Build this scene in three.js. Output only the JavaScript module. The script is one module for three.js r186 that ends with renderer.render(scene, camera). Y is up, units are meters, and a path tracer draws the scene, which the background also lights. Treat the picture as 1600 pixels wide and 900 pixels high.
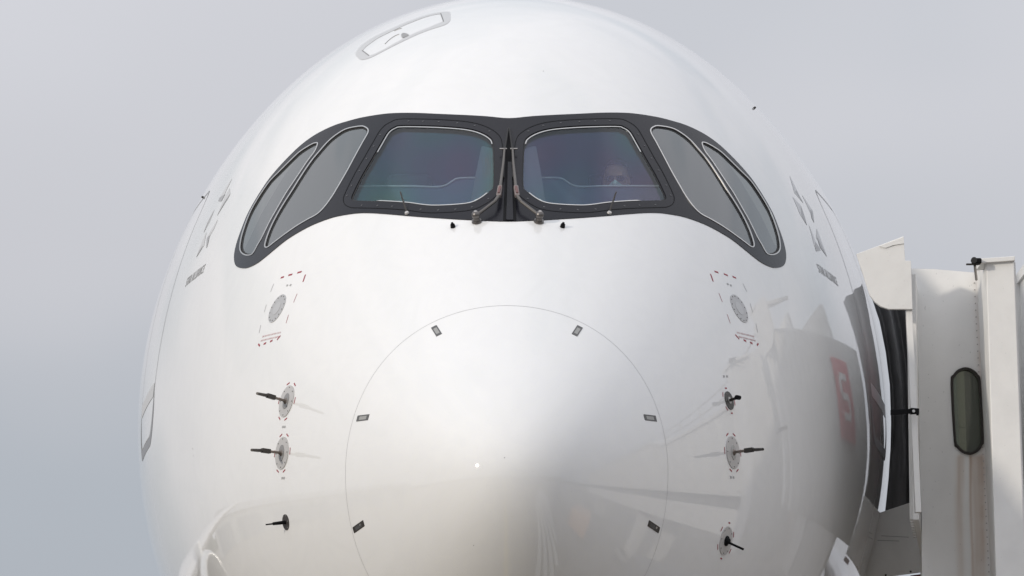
import * as THREE from 'three';
import { mergeGeometries } from 'three/addons/utils/BufferGeometryUtils.js';
import { RoundedBoxGeometry } from 'three/addons/geometries/RoundedBoxGeometry.js';
import { FontLoader } from 'three/addons/loaders/FontLoader.js';

// ================= camera, sky, sun, exposure =================
const scene = new THREE.Scene();
const camera = new THREE.PerspectiveCamera(7.709, 16 / 9, 0.5, 3000);
camera.position.set(0.199, 1.7, 24);
camera.rotation.order = 'YXZ';
camera.rotation.set(0.147, 0.0067, 0);
const renderer = new THREE.WebGLRenderer({ antialias: true });
renderer.toneMapping = THREE.LinearToneMapping;
renderer.toneMappingExposure = 1.06;
renderer.shadowMap.enabled = true;

let seed = 20210;
function rnd() { seed = (seed + 0x6d2b79f5) | 0; let t = Math.imul(seed ^ (seed >>> 15), 1 | seed); t = (t + Math.imul(t ^ (t >>> 7), 61 | t)) ^ t; return ((t ^ (t >>> 14)) >>> 0) / 4294967296; }
function hash(i, j, k) { let h = Math.imul(i, 374761393) + Math.imul(j, 668265263) + Math.imul(k, 1442695041); h = Math.imul(h ^ (h >>> 13), 1274126177); return ((h ^ (h >>> 16)) >>> 0) / 4294967296; }
function noise(x, y, z) {
  const i = Math.floor(x), j = Math.floor(y), k = Math.floor(z), f = (v) => v * v * v * (v * (v * 6 - 15) + 10), u = f(x - i), v = f(y - j), w = f(z - k), m = (a, b, t) => a + (b - a) * t;
  return m(m(m(hash(i, j, k), hash(i + 1, j, k), u), m(hash(i, j + 1, k), hash(i + 1, j + 1, k), u), v), m(m(hash(i, j, k + 1), hash(i + 1, j, k + 1), u), m(hash(i, j + 1, k + 1), hash(i + 1, j + 1, k + 1), u), v), w);
}
function fbm(x, y, z, n = 4) { let s = 0, a = 0.5, t = 0; for (let i = 0; i < n; i++) { s += a * noise(x, y, z); t += a; x = x * 2.03 + 11.7; y = y * 2.03 + 5.1; z = z * 2.03 + 8.3; a *= 0.5; } return s / t; }
const wrapNoise = (u, v, p, q, z, n) => {                    // noise that repeats: on a torus
  const a = u * 2 * Math.PI, b = v * 2 * Math.PI;
  return fbm(50 + Math.cos(a) * p + Math.cos(b) * q * 0.7, 50 + Math.sin(a) * p + z, 50 + Math.sin(b) * q + Math.cos(b) * 0.6, n);
};

// a thin high overcast with bluer gaps, a little brighter towards the sun
const SUN_AZ = THREE.MathUtils.degToRad(-52), SUN_EL = THREE.MathUtils.degToRad(18);
const toSun = new THREE.Vector3(Math.sin(SUN_AZ) * Math.cos(SUN_EL), Math.sin(SUN_EL), Math.cos(SUN_AZ) * Math.cos(SUN_EL));
{
  const W = 768, H = 384, px = new Float32Array(W * H * 4);
  for (let r = 0; r < H; r++) for (let c = 0; c < W; c++) {
    const el = ((r + 0.5) / H - 0.5) * Math.PI, az = ((c + 0.5) / W - 0.5) * 2 * Math.PI;
    const x = Math.cos(el) * Math.cos(az), y = Math.sin(el), z = Math.cos(el) * Math.sin(az);
    const veil = THREE.MathUtils.smoothstep(fbm(x * 3.2 + 37.48, y * 7 + 29.724, z * 3.2 + 61.48, 5), 0.31, 0.53);
    const fine = 0.95 + 0.10 * fbm(x * 7 + 40, y * 24 + 40, z * 7 + 40, 5);
    const sun = 0.4 * Math.exp(-Math.acos(Math.min(1, x * toSun.x + y * toSun.y + z * toSun.z)) / 0.7);
    const k = (fine * (1 + sun) * (1 + 1.35 * Math.max(0, y))) / 1.17, i = (r * W + c) * 4;
    px[i] = k * (0.415 + 0.115 * veil); px[i + 1] = k * (0.448 + 0.09 * veil); px[i + 2] = k * (0.494 + 0.082 * veil); px[i + 3] = 1;
  }
  const sky = new THREE.DataTexture(px, W, H, THREE.RGBAFormat, THREE.FloatType);
  sky.mapping = THREE.EquirectangularReflectionMapping; sky.magFilter = THREE.LinearFilter; sky.needsUpdate = true;
  scene.background = sky; scene.environment = sky;
}
const sun = new THREE.DirectionalLight(0xfff5e6, 1.68);
sun.position.copy(toSun).multiplyScalar(80); sun.target.position.set(0, 3, -6); sun.castShadow = true; sun.shadow.radius = 5;
sun.shadow.mapSize.set(4096, 4096);
Object.assign(sun.shadow.camera, { left: -30, right: 30, top: 30, bottom: -30, near: 1, far: 200 });
scene.add(sun, sun.target);

// ================= helpers =================
const counts = {};
function numbered(name) { counts[name] = (counts[name] || 0) + 1; return counts[name] === 1 ? name : `${name}_${String(counts[name] - 1).padStart(3, '0')}`; }
function mesh(name, geo, mat, parent) { const o = new THREE.Mesh(geo, mat); o.name = name; o.castShadow = true; o.receiveShadow = true; parent.add(o); return o; }
function group(name, parent) { const o = new THREE.Group(); o.name = name; parent.add(o); return o; }
function thing(name, label, category, grp) { const o = new THREE.Group(); o.name = numbered(name); o.userData = { label, category }; if (grp) o.userData.group = grp; scene.add(o); return o; }
function structure(name, geo, mat, label) { const o = mesh(name, geo, mat, scene); o.userData = { kind: 'structure', label, category: name.replace(/_/g, ' ') }; return o; }
const std = (color, roughness, extra = {}) => { const m = new THREE.MeshStandardMaterial({ roughness, ...extra }); m.color.setRGB(...color); return m; };
const phys = (color, roughness, extra = {}) => { const m = new THREE.MeshPhysicalMaterial({ roughness, ...extra }); m.color.setRGB(...color); return m; };
function box(w, h, d, x = 0, y = 0, z = 0, r = 0.008) { const g = r > 0 ? new RoundedBoxGeometry(w, h, d, 2, Math.min(r, w / 2.01, h / 2.01, d / 2.01)) : new THREE.BoxGeometry(w, h, d); g.translate(x, y, z); return g.index ? g.toNonIndexed() : g; }
function cyl(r0, r1, h, n = 20) { return new THREE.CylinderGeometry(r1, r0, h, n).toNonIndexed(); }
function join(list) { const l = list.map((g) => { const q = g.index ? g.toNonIndexed() : g; for (const k of Object.keys(q.attributes)) if (!['position', 'normal', 'uv'].includes(k)) q.deleteAttribute(k); return q; }); return mergeGeometries(l); }
function bar(a, b, r0, r1 = r0, n = 10) {                   // a round bar from a to b
  const A = new THREE.Vector3(...a), B = new THREE.Vector3(...b), d = B.clone().sub(A), g = cyl(r0, r1, d.length(), n);
  g.translate(0, d.length() / 2, 0); g.applyQuaternion(new THREE.Quaternion().setFromUnitVectors(new THREE.Vector3(0, 1, 0), d.normalize())); g.translate(A.x, A.y, A.z);
  return g;
}
function beam(a, b, w, h, up = [0, 1, 0]) {                  // a rectangular bar from a to b, w across and h along up
  const A = new THREE.Vector3(...a), B = new THREE.Vector3(...b), d = B.clone().sub(A), L = d.length(), g = box(w, h, L, 0, 0, L / 2, 0.004);
  const zA = d.normalize(), xA = new THREE.Vector3(...up).cross(zA).normalize(), yA = zA.clone().cross(xA);
  g.applyMatrix4(new THREE.Matrix4().makeBasis(xA, yA, zA)); g.translate(A.x, A.y, A.z);
  return g;
}
function tube(points, r, seg = 6, closed = false) { return new THREE.TubeGeometry(new THREE.CatmullRomCurve3(points.map((p) => new THREE.Vector3(...p)), closed), points.length * 6, r, seg, closed).toNonIndexed(); }
function plate(points, z0, z1, bevel = 0) {                  // a flat plate with an outline in x, y between z0 and z1
  const s = new THREE.Shape(points.map(([x, y]) => new THREE.Vector2(x, y)));
  const g = new THREE.ExtrudeGeometry(s, { depth: z1 - z0 - 2 * bevel, bevelEnabled: bevel > 0, bevelThickness: bevel, bevelSize: bevel, bevelOffset: -bevel, bevelSegments: 2, curveSegments: 8 });
  g.translate(0, 0, z0 + bevel);
  return g;
}
function data(w, h, fn, srgb) {                              // a byte texture from fn(u, v) -> [r, g, b] or a number, 0 to 1
  const px = new Uint8Array(w * h * 4);
  for (let r = 0; r < h; r++) for (let c = 0; c < w; c++) { const v = fn((c + 0.5) / w, (r + 0.5) / h), i = (r * w + c) * 4; for (let k = 0; k < 3; k++) px[i + k] = Math.max(0, Math.min(255, 255 * (v.length ? v[k] : v))); px[i + 3] = 255; }
  const t = new THREE.DataTexture(px, w, h); t.wrapS = t.wrapT = THREE.RepeatWrapping; t.magFilter = THREE.LinearFilter; t.minFilter = THREE.LinearMipmapLinearFilter; t.needsUpdate = true;
  if (srgb) t.colorSpace = THREE.SRGBColorSpace;
  return t;
}
function heights(w, h, fn) {                                 // a float height map
  const px = new Float32Array(w * h * 4);
  for (let r = 0; r < h; r++) for (let c = 0; c < w; c++) { const v = fn((c + 0.5) / w, (r + 0.5) / h), i = (r * w + c) * 4; px[i] = px[i + 1] = px[i + 2] = v; px[i + 3] = 1; }
  const t = new THREE.DataTexture(px, w, h, THREE.RGBAFormat, THREE.FloatType); t.wrapS = t.wrapT = THREE.RepeatWrapping; t.magFilter = THREE.LinearFilter; t.needsUpdate = true;
  return t;
}

// ---------- the fuselage as a smooth surface: half width, crown, widest height and keel along the station s (metres aft of the nose tip), splined in sqrt(s)
const TIP = 4.2;
const KNOT = [0, 0.5, 0.9, 1.3, 1.7, 2.1, 2.5, 2.85, 3.2];
function spline(values) {
  const n = KNOT.length, h = [], a = [], b = [], c = [], r = [], m = [];
  for (let i = 0; i < n - 1; i++) h.push(KNOT[i + 1] - KNOT[i]);
  for (let i = 0; i < n; i++) {
    if (i === 0) { a.push(0); b.push(2); c.push(1); r.push((3 * (values[1] - values[0])) / h[0]); }
    else if (i === n - 1) { a.push(0); b.push(1); c.push(0); r.push(0); }
    else {
      a.push(1 / h[i - 1]); b.push(2 * (1 / h[i - 1] + 1 / h[i])); c.push(1 / h[i]);
      r.push(3 * ((values[i] - values[i - 1]) / h[i - 1] ** 2 + (values[i + 1] - values[i]) / h[i] ** 2));
    }
  }
  for (let i = 1; i < n; i++) { const w = a[i] / b[i - 1]; b[i] -= w * c[i - 1]; r[i] -= w * r[i - 1]; }
  m[n - 1] = r[n - 1] / b[n - 1];
  for (let i = n - 2; i >= 0; i--) m[i] = (r[i] - c[i] * m[i + 1]) / b[i];
  return (t) => {
    if (t >= KNOT[n - 1]) return values[n - 1];
    let i = 0;
    while (i < n - 2 && t > KNOT[i + 1]) i++;
    const u = (t - KNOT[i]) / h[i], u2 = u * u, u3 = u2 * u;
    return (2 * u3 - 3 * u2 + 1) * values[i] + (u3 - 2 * u2 + u) * h[i] * m[i] + (3 * u2 - 2 * u3) * values[i + 1] + (u3 - u2) * h[i] * m[i + 1];
  };
}
const halfWidth = spline([0, 0.4312, 0.82, 1.2931, 1.815, 2.2289, 2.5931, 2.8416, 2.9758]);
const crownLine = spline([0, 0.4567, 0.9264, 1.6202, 2.5937, 3.597, 4.0857, 4.2088, 4.215]);
const widestLine = spline([0, 0.03, 0.09, 0.168, 0.2815, 0.5113, 0.8636, 1.2175, 1.3655]);
const keelLine = spline([0, -0.4922, -0.8924, -1.2497, -1.5277, -1.7318, -1.8227, -1.85, -1.85]);
const FULL = 0.0162;                                        // fullness of the section between its axes
function section(s) { const t = Math.sqrt(Math.max(s, 0)); return [halfWidth(t), crownLine(t), widestLine(t), keelLine(t)]; }
function outside(x, y, s) {                                 // > 0 outside the skin; y is the height above the ground
  const [w, t, c, k] = section(s), Y0 = y - TIP - c, X = x / w, Y = Y0 > 0 ? Y0 / (t - c) : Y0 / (c - k), rr = X * X + Y * Y;
  const s2 = rr > 1e-9 ? (2 * X * Y) / rr : 0;
  return Math.sqrt(rr) - 1 - FULL * s2 * s2;
}
function stationAt(x, y) {                                  // front elevation -> station
  let a = 1e-7, b = 10.24;
  if (outside(x, y, b) > 0) return NaN;
  for (let i = 0; i < 44; i++) { const m = i < 30 ? Math.sqrt(a * b) : (a + b) / 2; if (outside(x, y, m) > 0) a = m; else b = m; }
  return (a + b) / 2;
}
function widthAt(s, y) {                                    // side elevation -> half width there
  let a = 0, b = 4;
  for (let i = 0; i < 40; i++) { const m = (a + b) / 2; if (outside(m, y, s) > 0) b = m; else a = m; }
  return (a + b) / 2;
}
function skinNormal(x, y, z) {                              // z = -s
  const s = -z, e = 1e-4, es = Math.min(e, s * 0.2 + 1e-9);
  const gx = (outside(x + e, y, s) - outside(x - e, y, s)) / (2 * e), gy = (outside(x, y + e, s) - outside(x, y - e, s)) / (2 * e), gz = (outside(x, y, s - es) - outside(x, y, s + es)) / (2 * es);
  const l = Math.hypot(gx, gy, gz);
  return [gx / l, gy / l, gz / l];
}

// ---------- charts: from two numbers to a point on the skin and its normal
const frontChart = (x, y) => { const s = stationAt(x, y), p = [x, y, -s]; return [p, skinNormal(...p)]; };
const sideChart = (side) => (s, y) => { const x = side * widthAt(s, y), p = [x, y, -s]; return [p, skinNormal(...p)]; };
function ontoSkin(p) {                                       // moves a point near the skin onto it
  p = [...p];
  for (let i = 0; i < 5; i++) { const n = skinNormal(...p), e = 0.002, f = outside(p[0], p[1], -p[2]), g = (outside(p[0] + n[0] * e, p[1] + n[1] * e, -p[2] - n[2] * e) - f) / e, d = -f / g; p = p.map((v, k) => v + n[k] * Math.max(-0.1, Math.min(0.1, d))); }
  return p;
}
function frameAt(c, turn = 0) {                              // axes on the skin at c: e1 along the frame towards the nose, e2 up the girth, n out
  const n = new THREE.Vector3(...skinNormal(...c)), f = new THREE.Vector3(0, 0, 1), e1 = f.addScaledVector(n, -f.dot(n)).normalize(), e2 = n.clone().cross(e1);
  if (e2.y < 0) e2.negate();
  const a = e1.clone().multiplyScalar(Math.cos(turn)).addScaledVector(e2, Math.sin(turn)), b = e2.clone().multiplyScalar(Math.cos(turn)).addScaledVector(e1, -Math.sin(turn));
  return { c: new THREE.Vector3(...c), a, b, n };
}
const tangentChart = (fr) => (u, v) => { const p = ontoSkin([fr.c.x + fr.a.x * u + fr.b.x * v, fr.c.y + fr.a.y * u + fr.b.y * v, fr.c.z + fr.a.z * u + fr.b.z * v]); return [p, skinNormal(...p)]; };
const lift = ([p, n], o) => p.map((v, k) => v + n[k] * o);

// ---------- outlines
function smoothClosed(p, per = 6) {
  const out = [], n = p.length;
  for (let i = 0; i < n; i++) {
    const a = p[(i + n - 1) % n], b = p[i], c = p[(i + 1) % n], d = p[(i + 2) % n];
    for (let k = 0; k < per; k++) { const t = k / per, t2 = t * t, t3 = t2 * t; out.push([0, 1].map((m) => 0.5 * (2 * b[m] + (c[m] - a[m]) * t + (2 * a[m] - 5 * b[m] + 4 * c[m] - d[m]) * t2 + (3 * b[m] - a[m] - 3 * c[m] + d[m]) * t3))); }
  }
  return out;
}
const mirrored = (p) => p.map(([x, y]) => [-x, y]);
function inner(poly) {                                       // signed distance to an outline, positive inside
  let x0 = Infinity, x1 = -Infinity, y0 = Infinity, y1 = -Infinity;
  for (const [x, y] of poly) { x0 = Math.min(x0, x); x1 = Math.max(x1, x); y0 = Math.min(y0, y); y1 = Math.max(y1, y); }
  const f = (x, y) => {
    let d = Infinity, odd = false;
    for (let i = 0, j = poly.length - 1; i < poly.length; j = i++) {
      const [ax, ay] = poly[i], [bx, by] = poly[j], ex = bx - ax, ey = by - ay, wx = x - ax, wy = y - ay, t = Math.max(0, Math.min(1, (wx * ex + wy * ey) / (ex * ex + ey * ey || 1)));
      d = Math.min(d, (wx - ex * t) ** 2 + (wy - ey * t) ** 2);
      if (ay > y !== by > y && x < (ex * (y - ay)) / ey + ax) odd = !odd;
    }
    return (odd ? 1 : -1) * Math.sqrt(d);
  };
  f.box = [x0, y0, x1, y1];
  return f;
}
// a sheet on the skin: the part of the chart where region(u, v) > 0, lifted by off metres, with an edge that goes skirt metres down
function sheet(chart, region, bounds, cell, off, skirt = 0) {
  const [u0, v0, u1, v1] = bounds, nu = Math.max(2, Math.ceil((u1 - u0) / cell)), nv = Math.max(2, Math.ceil((v1 - v0) / cell)), du = (u1 - u0) / nu, dv = (v1 - v0) / nv;
  const d = new Float64Array((nu + 1) * (nv + 1)), pos = [], nor = [], uv = [], idx = [], rim = [], known = new Map(), at = (i, j) => j * (nu + 1) + i;
  for (let J = 0; J <= nv; J += 12) for (let I = 0; I <= nu; I += 12) {   // far from the outline one sample speaks for its block
    const m = region(u0 + (I + 5.5) * du, v0 + (J + 5.5) * dv), whole = Math.abs(m) > 7 * Math.hypot(du, dv) * 1.2;
    for (let j = J; j <= Math.min(nv, J + 11); j++) for (let i = I; i <= Math.min(nu, I + 11); i++) { let r = whole ? m : region(u0 + i * du, v0 + j * dv); if (Math.abs(r) < 1e-6) r = 1e-6; d[at(i, j)] = r; }
  }
  const vertex = (key, u, v) => {
    if (known.has(key)) return known.get(key);
    const [p, n] = chart(u, v), q = lift([p, n], off);
    pos.push(...q); nor.push(...n); uv.push(u, v); known.set(key, pos.length / 3 - 1);
    return pos.length / 3 - 1;
  };
  const node = (k) => { const i = k % (nu + 1), j = (k - i) / (nu + 1); return [u0 + i * du, v0 + j * dv]; };
  const corner = (k) => vertex('n' + k, ...node(k));
  const cut = (k, l) => { const a = Math.min(k, l), b = Math.max(k, l), t = d[a] / (d[a] - d[b]), A = node(a), B = node(b); return vertex(a + '/' + b, A[0] + (B[0] - A[0]) * t, A[1] + (B[1] - A[1]) * t); };
  const tri = (k) => {
    const on = k.map((q) => d[q] > 0), n = on.filter(Boolean).length;
    if (!n) return;
    if (n === 3) { idx.push(...k.map(corner)); return; }
    let r = 0;
    while (n === 1 ? !on[r] : on[r]) r++;
    const [a, b, c] = [k[r], k[(r + 1) % 3], k[(r + 2) % 3]], p = cut(a, b), q = cut(a, c);
    if (n === 1) { idx.push(corner(a), p, q); rim.push([p, q]); } else { idx.push(p, corner(b), corner(c), p, corner(c), q); rim.push([q, p]); }
  };
  for (let j = 0; j < nv; j++) for (let i = 0; i < nu; i++) { const a = at(i, j), b = at(i + 1, j), c = at(i + 1, j + 1), e = at(i, j + 1); if ((i + j) & 1) { tri([a, b, c]); tri([a, c, e]); } else { tri([a, b, e]); tri([b, c, e]); } }
  // the chart may mirror: turn faces to agree with the normals
  let agree = 0;
  const V = (i) => new THREE.Vector3(pos[3 * i], pos[3 * i + 1], pos[3 * i + 2]);
  for (let t = 0; t < Math.min(idx.length, 600); t += 3) { const a = V(idx[t]), n = V(idx[t + 1]).sub(a).cross(V(idx[t + 2]).sub(a)); agree += Math.sign(n.dot(new THREE.Vector3(nor[3 * idx[t]], nor[3 * idx[t] + 1], nor[3 * idx[t] + 2]))); }
  const flip = agree < 0;
  if (flip) for (let t = 0; t < idx.length; t += 3) [idx[t + 1], idx[t + 2]] = [idx[t + 2], idx[t + 1]];
  if (skirt) for (let [a, b] of rim) {
    const A = V(a), B = V(b), n = new THREE.Vector3(nor[3 * a], nor[3 * a + 1], nor[3 * a + 2]), A2 = A.clone().addScaledVector(n, -skirt), B2 = B.clone().addScaledVector(n, -skirt);
    const out = B.clone().sub(A).cross(n).normalize();
    if (flip) out.negate();
    const k = pos.length / 3;
    for (const p of [A, B, B2, A2]) { pos.push(p.x, p.y, p.z); nor.push(out.x, out.y, out.z); uv.push(0, 0); }
    if (flip) idx.push(k, k + 1, k + 2, k, k + 2, k + 3); else idx.push(k, k + 2, k + 1, k, k + 3, k + 2);
  }
  const g = new THREE.BufferGeometry();
  g.setAttribute('position', new THREE.Float32BufferAttribute(pos, 3)); g.setAttribute('normal', new THREE.Float32BufferAttribute(nor, 3)); g.setAttribute('uv', new THREE.Float32BufferAttribute(uv, 2)); g.setIndex(idx);
  return g;
}
function pieces(g) {                                         // the connected pieces of a sheet, each a geometry of its own
  const idx = g.index.array, n = g.attributes.position.count, root = Int32Array.from({ length: n }, (_, i) => i), find = (i) => { while (root[i] !== i) i = root[i] = root[root[i]]; return i; };
  for (let t = 0; t < idx.length; t += 3) { root[find(idx[t + 1])] = find(idx[t]); root[find(idx[t + 2])] = find(idx[t]); }
  const lists = new Map();
  for (let t = 0; t < idx.length; t += 3) { const r = find(idx[t]); if (!lists.has(r)) lists.set(r, []); lists.get(r).push(idx[t], idx[t + 1], idx[t + 2]); }
  return [...lists.values()].filter((l) => l.length > 12).map((l) => {
    const at = new Map(), out = new THREE.BufferGeometry(), to = l.map((i) => { if (!at.has(i)) at.set(i, at.size); return at.get(i); });
    for (const [name, a] of Object.entries(g.attributes)) { const v = new Float32Array(at.size * a.itemSize); for (const [i, j] of at) for (let c = 0; c < a.itemSize; c++) v[j * a.itemSize + c] = a.array[i * a.itemSize + c]; out.setAttribute(name, new THREE.BufferAttribute(v, a.itemSize)); }
    out.setIndex(to);
    return out;
  });
}
const grow = ([a, b, c, d], m) => [a - m, b - m, c + m, d + m];

// ================= materials =================
const ripple = heights(512, 512, (u, v) => 0.55 * wrapNoise(u, v, 1.6, 2.6, 3, 3) + 0.25 * wrapNoise(u, v, 5, 7, 9, 2) + 0.06 * wrapNoise(u, v, 16, 16, 19, 2) + 0.14 * wrapNoise(u, v, 1.2, 9, 41, 2));
const smudge = data(512, 512, (u, v) => { const n = wrapNoise(u, v, 3, 3, 31, 5); return 0.82 + 0.18 * n; });
const enamelTone = data(512, 512, (u, v) => { const n = wrapNoise(u, v, 3, 3, 2, 6), f = hash(Math.floor(u * 512), Math.floor(v * 512), 3) > 0.9994 ? 0.07 : 0; const k = 0.985 + 0.016 * (n - 0.5) - f; return [k, k, k * 0.998]; }, true);
const M = {
  enamel: phys([0.765, 0.765, 0.76], 0.035, { map: enamelTone, bumpMap: ripple, bumpScale: 0.00022, roughnessMap: smudge, ior: 1.6 }),
  radome: phys([0.765, 0.765, 0.76], 0.045, { map: enamelTone, bumpMap: ripple, bumpScale: 0.0001, ior: 1.6 }),
  surround: phys([0.009, 0.009, 0.013], 0.26, { ior: 1.36, specularIntensity: 0.45 }),
  seam: std([0.10, 0.10, 0.10], 0.8),
  seamPale: std([0.36, 0.36, 0.36], 0.7),
  paleGrey: phys([0.50, 0.50, 0.50], 0.3),
  doorGrey: phys([0.17, 0.17, 0.175], 0.3),
  silver: std([0.60, 0.59, 0.57], 0.32, { metalness: 1 }),
  steel: std([0.42, 0.40, 0.38], 0.38, { metalness: 1 }),
  plateMetal: std([0.50, 0.49, 0.48], 0.5, { metalness: 0.25 }),
  darkMetal: std([0.045, 0.04, 0.036], 0.42, { metalness: 0.4 }),
  black: phys([0.005, 0.005, 0.006], 0.7, { specularIntensity: 0.3 }),
  rubber: std([0.015, 0.015, 0.016], 0.7),
  redPaint: std([0.30, 0.03, 0.045], 0.5),
  greyInk: std([0.30, 0.30, 0.30], 0.5),
  logoPale: std([0.52, 0.52, 0.525], 0.35),
  logoDark: std([0.32, 0.32, 0.325], 0.35),
  lining: std([0.06, 0.10, 0.15], 0.9),
  cowl: std([0.06, 0.095, 0.13], 0.85),
  piping: std([0.34, 0.36, 0.38], 0.6),
};

// ================= the airliner =================
const airliner = thing('airliner', 'white twin-aisle airliner seen nose-on with dark mask-like cockpit window surround', 'airliner');
const RING = 1.035;                                          // station of the joint between nose cone and fuselage

// ---- cockpit outlines, front elevation in metres, the half left of the centre line in the photograph
const surroundHalf = [[-0.15, 6.791], [-0.416, 6.824], [-0.619, 6.857], [-0.756, 6.875], [-0.836, 6.879], [-0.901, 6.879], [-0.98, 6.877], [-1.06, 6.869], [-1.14, 6.859], [-1.22, 6.838], [-1.3, 6.806], [-1.38, 6.757], [-1.459, 6.69], [-1.523, 6.629], [-1.586, 6.561], [-1.633, 6.496], [-1.673, 6.434], [-1.711, 6.368], [-1.741, 6.305], [-1.766, 6.23], [-1.787, 6.164], [-1.803, 6.096], [-1.81, 6.025], [-1.799, 5.959], [-1.776, 5.919], [-1.737, 5.891], [-1.691, 5.875], [-1.629, 5.88], [-1.571, 5.904], [-1.498, 5.946], [-1.418, 5.993], [-1.323, 6.033], [-1.229, 6.063], [-1.112, 6.085], [-1.026, 6.088], [-0.945, 6.085], [-0.863, 6.072], [-0.756, 6.047], [-0.585, 6.007], [-0.391, 5.972], [-0.199, 5.948]];
const surroundMid = [[0.005, 6.772], [0.012, 5.935]];
const windscreen = [[-0.736, 6.755], [-0.699, 6.762], [-0.556, 6.743], [-0.39, 6.718], [-0.266, 6.694], [-0.184, 6.663], [-0.122, 6.618], [-0.095, 6.565], [-0.087, 6.427], [-0.086, 6.22], [-0.111, 6.17], [-0.166, 6.116], [-0.229, 6.081], [-0.324, 6.07], [-0.451, 6.072], [-0.532, 6.086], [-0.63, 6.113], [-0.778, 6.145], [-0.937, 6.177], [-0.976, 6.189], [-0.992, 6.21], [-0.983, 6.252], [-0.932, 6.386], [-0.879, 6.502], [-0.827, 6.621], [-0.781, 6.721]];
const sideWindow = [[-0.967, 6.802], [-0.935, 6.789], [-0.912, 6.762], [-0.912, 6.727], [-0.943, 6.654], [-0.984, 6.555], [-1.032, 6.438], [-1.08, 6.334], [-1.122, 6.249], [-1.173, 6.173], [-1.218, 6.133], [-1.28, 6.109], [-1.358, 6.076], [-1.438, 6.035], [-1.502, 6.001], [-1.543, 5.98], [-1.564, 5.983], [-1.571, 6.007], [-1.562, 6.059], [-1.538, 6.134], [-1.502, 6.214], [-1.459, 6.293], [-1.407, 6.381], [-1.356, 6.474], [-1.291, 6.584], [-1.239, 6.653], [-1.179, 6.726], [-1.117, 6.775], [-1.055, 6.802]];
const rearWindow = [[-1.274, 6.74], [-1.255, 6.734], [-1.255, 6.708], [-1.272, 6.658], [-1.316, 6.592], [-1.36, 6.517], [-1.404, 6.444], [-1.448, 6.373], [-1.484, 6.305], [-1.514, 6.247], [-1.547, 6.184], [-1.576, 6.12], [-1.601, 6.065], [-1.628, 6.02], [-1.651, 5.978], [-1.672, 5.966], [-1.709, 5.978], [-1.743, 6.008], [-1.762, 6.044], [-1.767, 6.088], [-1.762, 6.152], [-1.743, 6.238], [-1.715, 6.321], [-1.677, 6.392], [-1.636, 6.457], [-1.584, 6.527], [-1.527, 6.575], [-1.479, 6.616], [-1.431, 6.658], [-1.384, 6.697], [-1.335, 6.722], [-1.294, 6.737]];
const surroundOutline = smoothClosed([[0, surroundMid[0][1]], ...surroundHalf, [0, surroundMid[1][1]], ...mirrored(surroundHalf).reverse()], 4);
const inSurround = inner(surroundOutline);
const windows = [['windscreen', windscreen], ['side_window', sideWindow], ['rear_window', rearWindow]].flatMap(([name, half]) => [half, mirrored(half)].map((p) => ({ name, poly: smoothClosed(p, 5), side: p === half ? -1 : 1 })));
for (const w of windows) w.d = inner(w.poly);

// ---- skin and nose cone, one grid round the axis
function shell(rows, cols, off, keep) {
  const pos = [], nor = [], uv = [], idx = [];
  for (const s of rows) {
    const [w, t, c, k] = section(s);
    for (let j = 0; j <= cols; j++) {
      const a = (j / cols) * 2 * Math.PI - Math.PI / 2, q = 1 + FULL * Math.sin(2 * a) ** 2, x = w * Math.cos(a) * q, y = TIP + c + (Math.sin(a) > 0 ? t - c : c - k) * Math.sin(a) * q;
      const n = s < 1e-5 ? [0, 0, 1] : s > 10.3 ? (() => { const m = skinNormal(x, y, -10.3), l = Math.hypot(m[0], m[1]); return [m[0] / l, m[1] / l, 0]; })() : skinNormal(x, y, -s);
      pos.push(x + n[0] * off, y + n[1] * off, -s + n[2] * off); nor.push(...n); uv.push((j / cols) * 9, s);
    }
  }
  for (let i = 0; i < rows.length - 1; i++) for (let j = 0; j < cols; j++) {
    const a = i * (cols + 1) + j, b = a + 1, c = a + cols + 1, e = c + 1;
    if (keep && ![[a, e], [a, a], [b, b], [c, c], [e, e]].every(([p, q]) => keep((pos[3 * p] + pos[3 * q]) / 2, (pos[3 * p + 1] + pos[3 * q + 1]) / 2, -(pos[3 * p + 2] + pos[3 * q + 2]) / 2))) continue;
    if (i || rows[0] > 1e-4) idx.push(a, e, b);
    idx.push(a, c, e);
  }
  const g = new THREE.BufferGeometry();
  g.setAttribute('position', new THREE.Float32BufferAttribute(pos, 3)); g.setAttribute('normal', new THREE.Float32BufferAttribute(nor, 3)); g.setAttribute('uv', new THREE.Float32BufferAttribute(uv, 2)); g.setIndex(idx);
  return g;
}
const rows = (t0, t1, n) => Array.from({ length: n + 1 }, (_, i) => (t0 + ((t1 - t0) * i) / n) ** 2);
const seesOut = (x, y, s) => s > 1.4 && s < 5 && inSurround.box[1] < y && (inSurround(x, y) > 0.034 || (inSurround(x, y) > 0.011 && windows.some((w) => w.d(x, y) > -0.005)));
const skinRows = [...rows(Math.sqrt(RING + 0.0011), 3.2, 330), 14, 20, 28];
mesh('fuselage_skin', shell(skinRows, 600, 0, (x, y, s) => !seesOut(x, y, s)), M.enamel, airliner);
const cone = mesh('nose_cone', shell([0, ...rows(0.03, Math.sqrt(RING - 0.0011), 80)], 400, 0), M.radome, airliner);
for (let i = 0; i < cone.geometry.attributes.uv.count; i++) cone.geometry.attributes.uv.setXY(i, cone.geometry.attributes.position.getX(i) * 0.8, cone.geometry.attributes.position.getY(i) * 0.8);
mesh('joint_gap', shell([RING - 0.01, RING + 0.01], 200, -0.004), M.seamPale, airliner);
mesh('cockpit_lining', shell(rows(1.25, 2.2, 60), 160, -0.09, (x, y, s) => !(inSurround(x, y) > 0.0)), M.lining, airliner);

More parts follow.
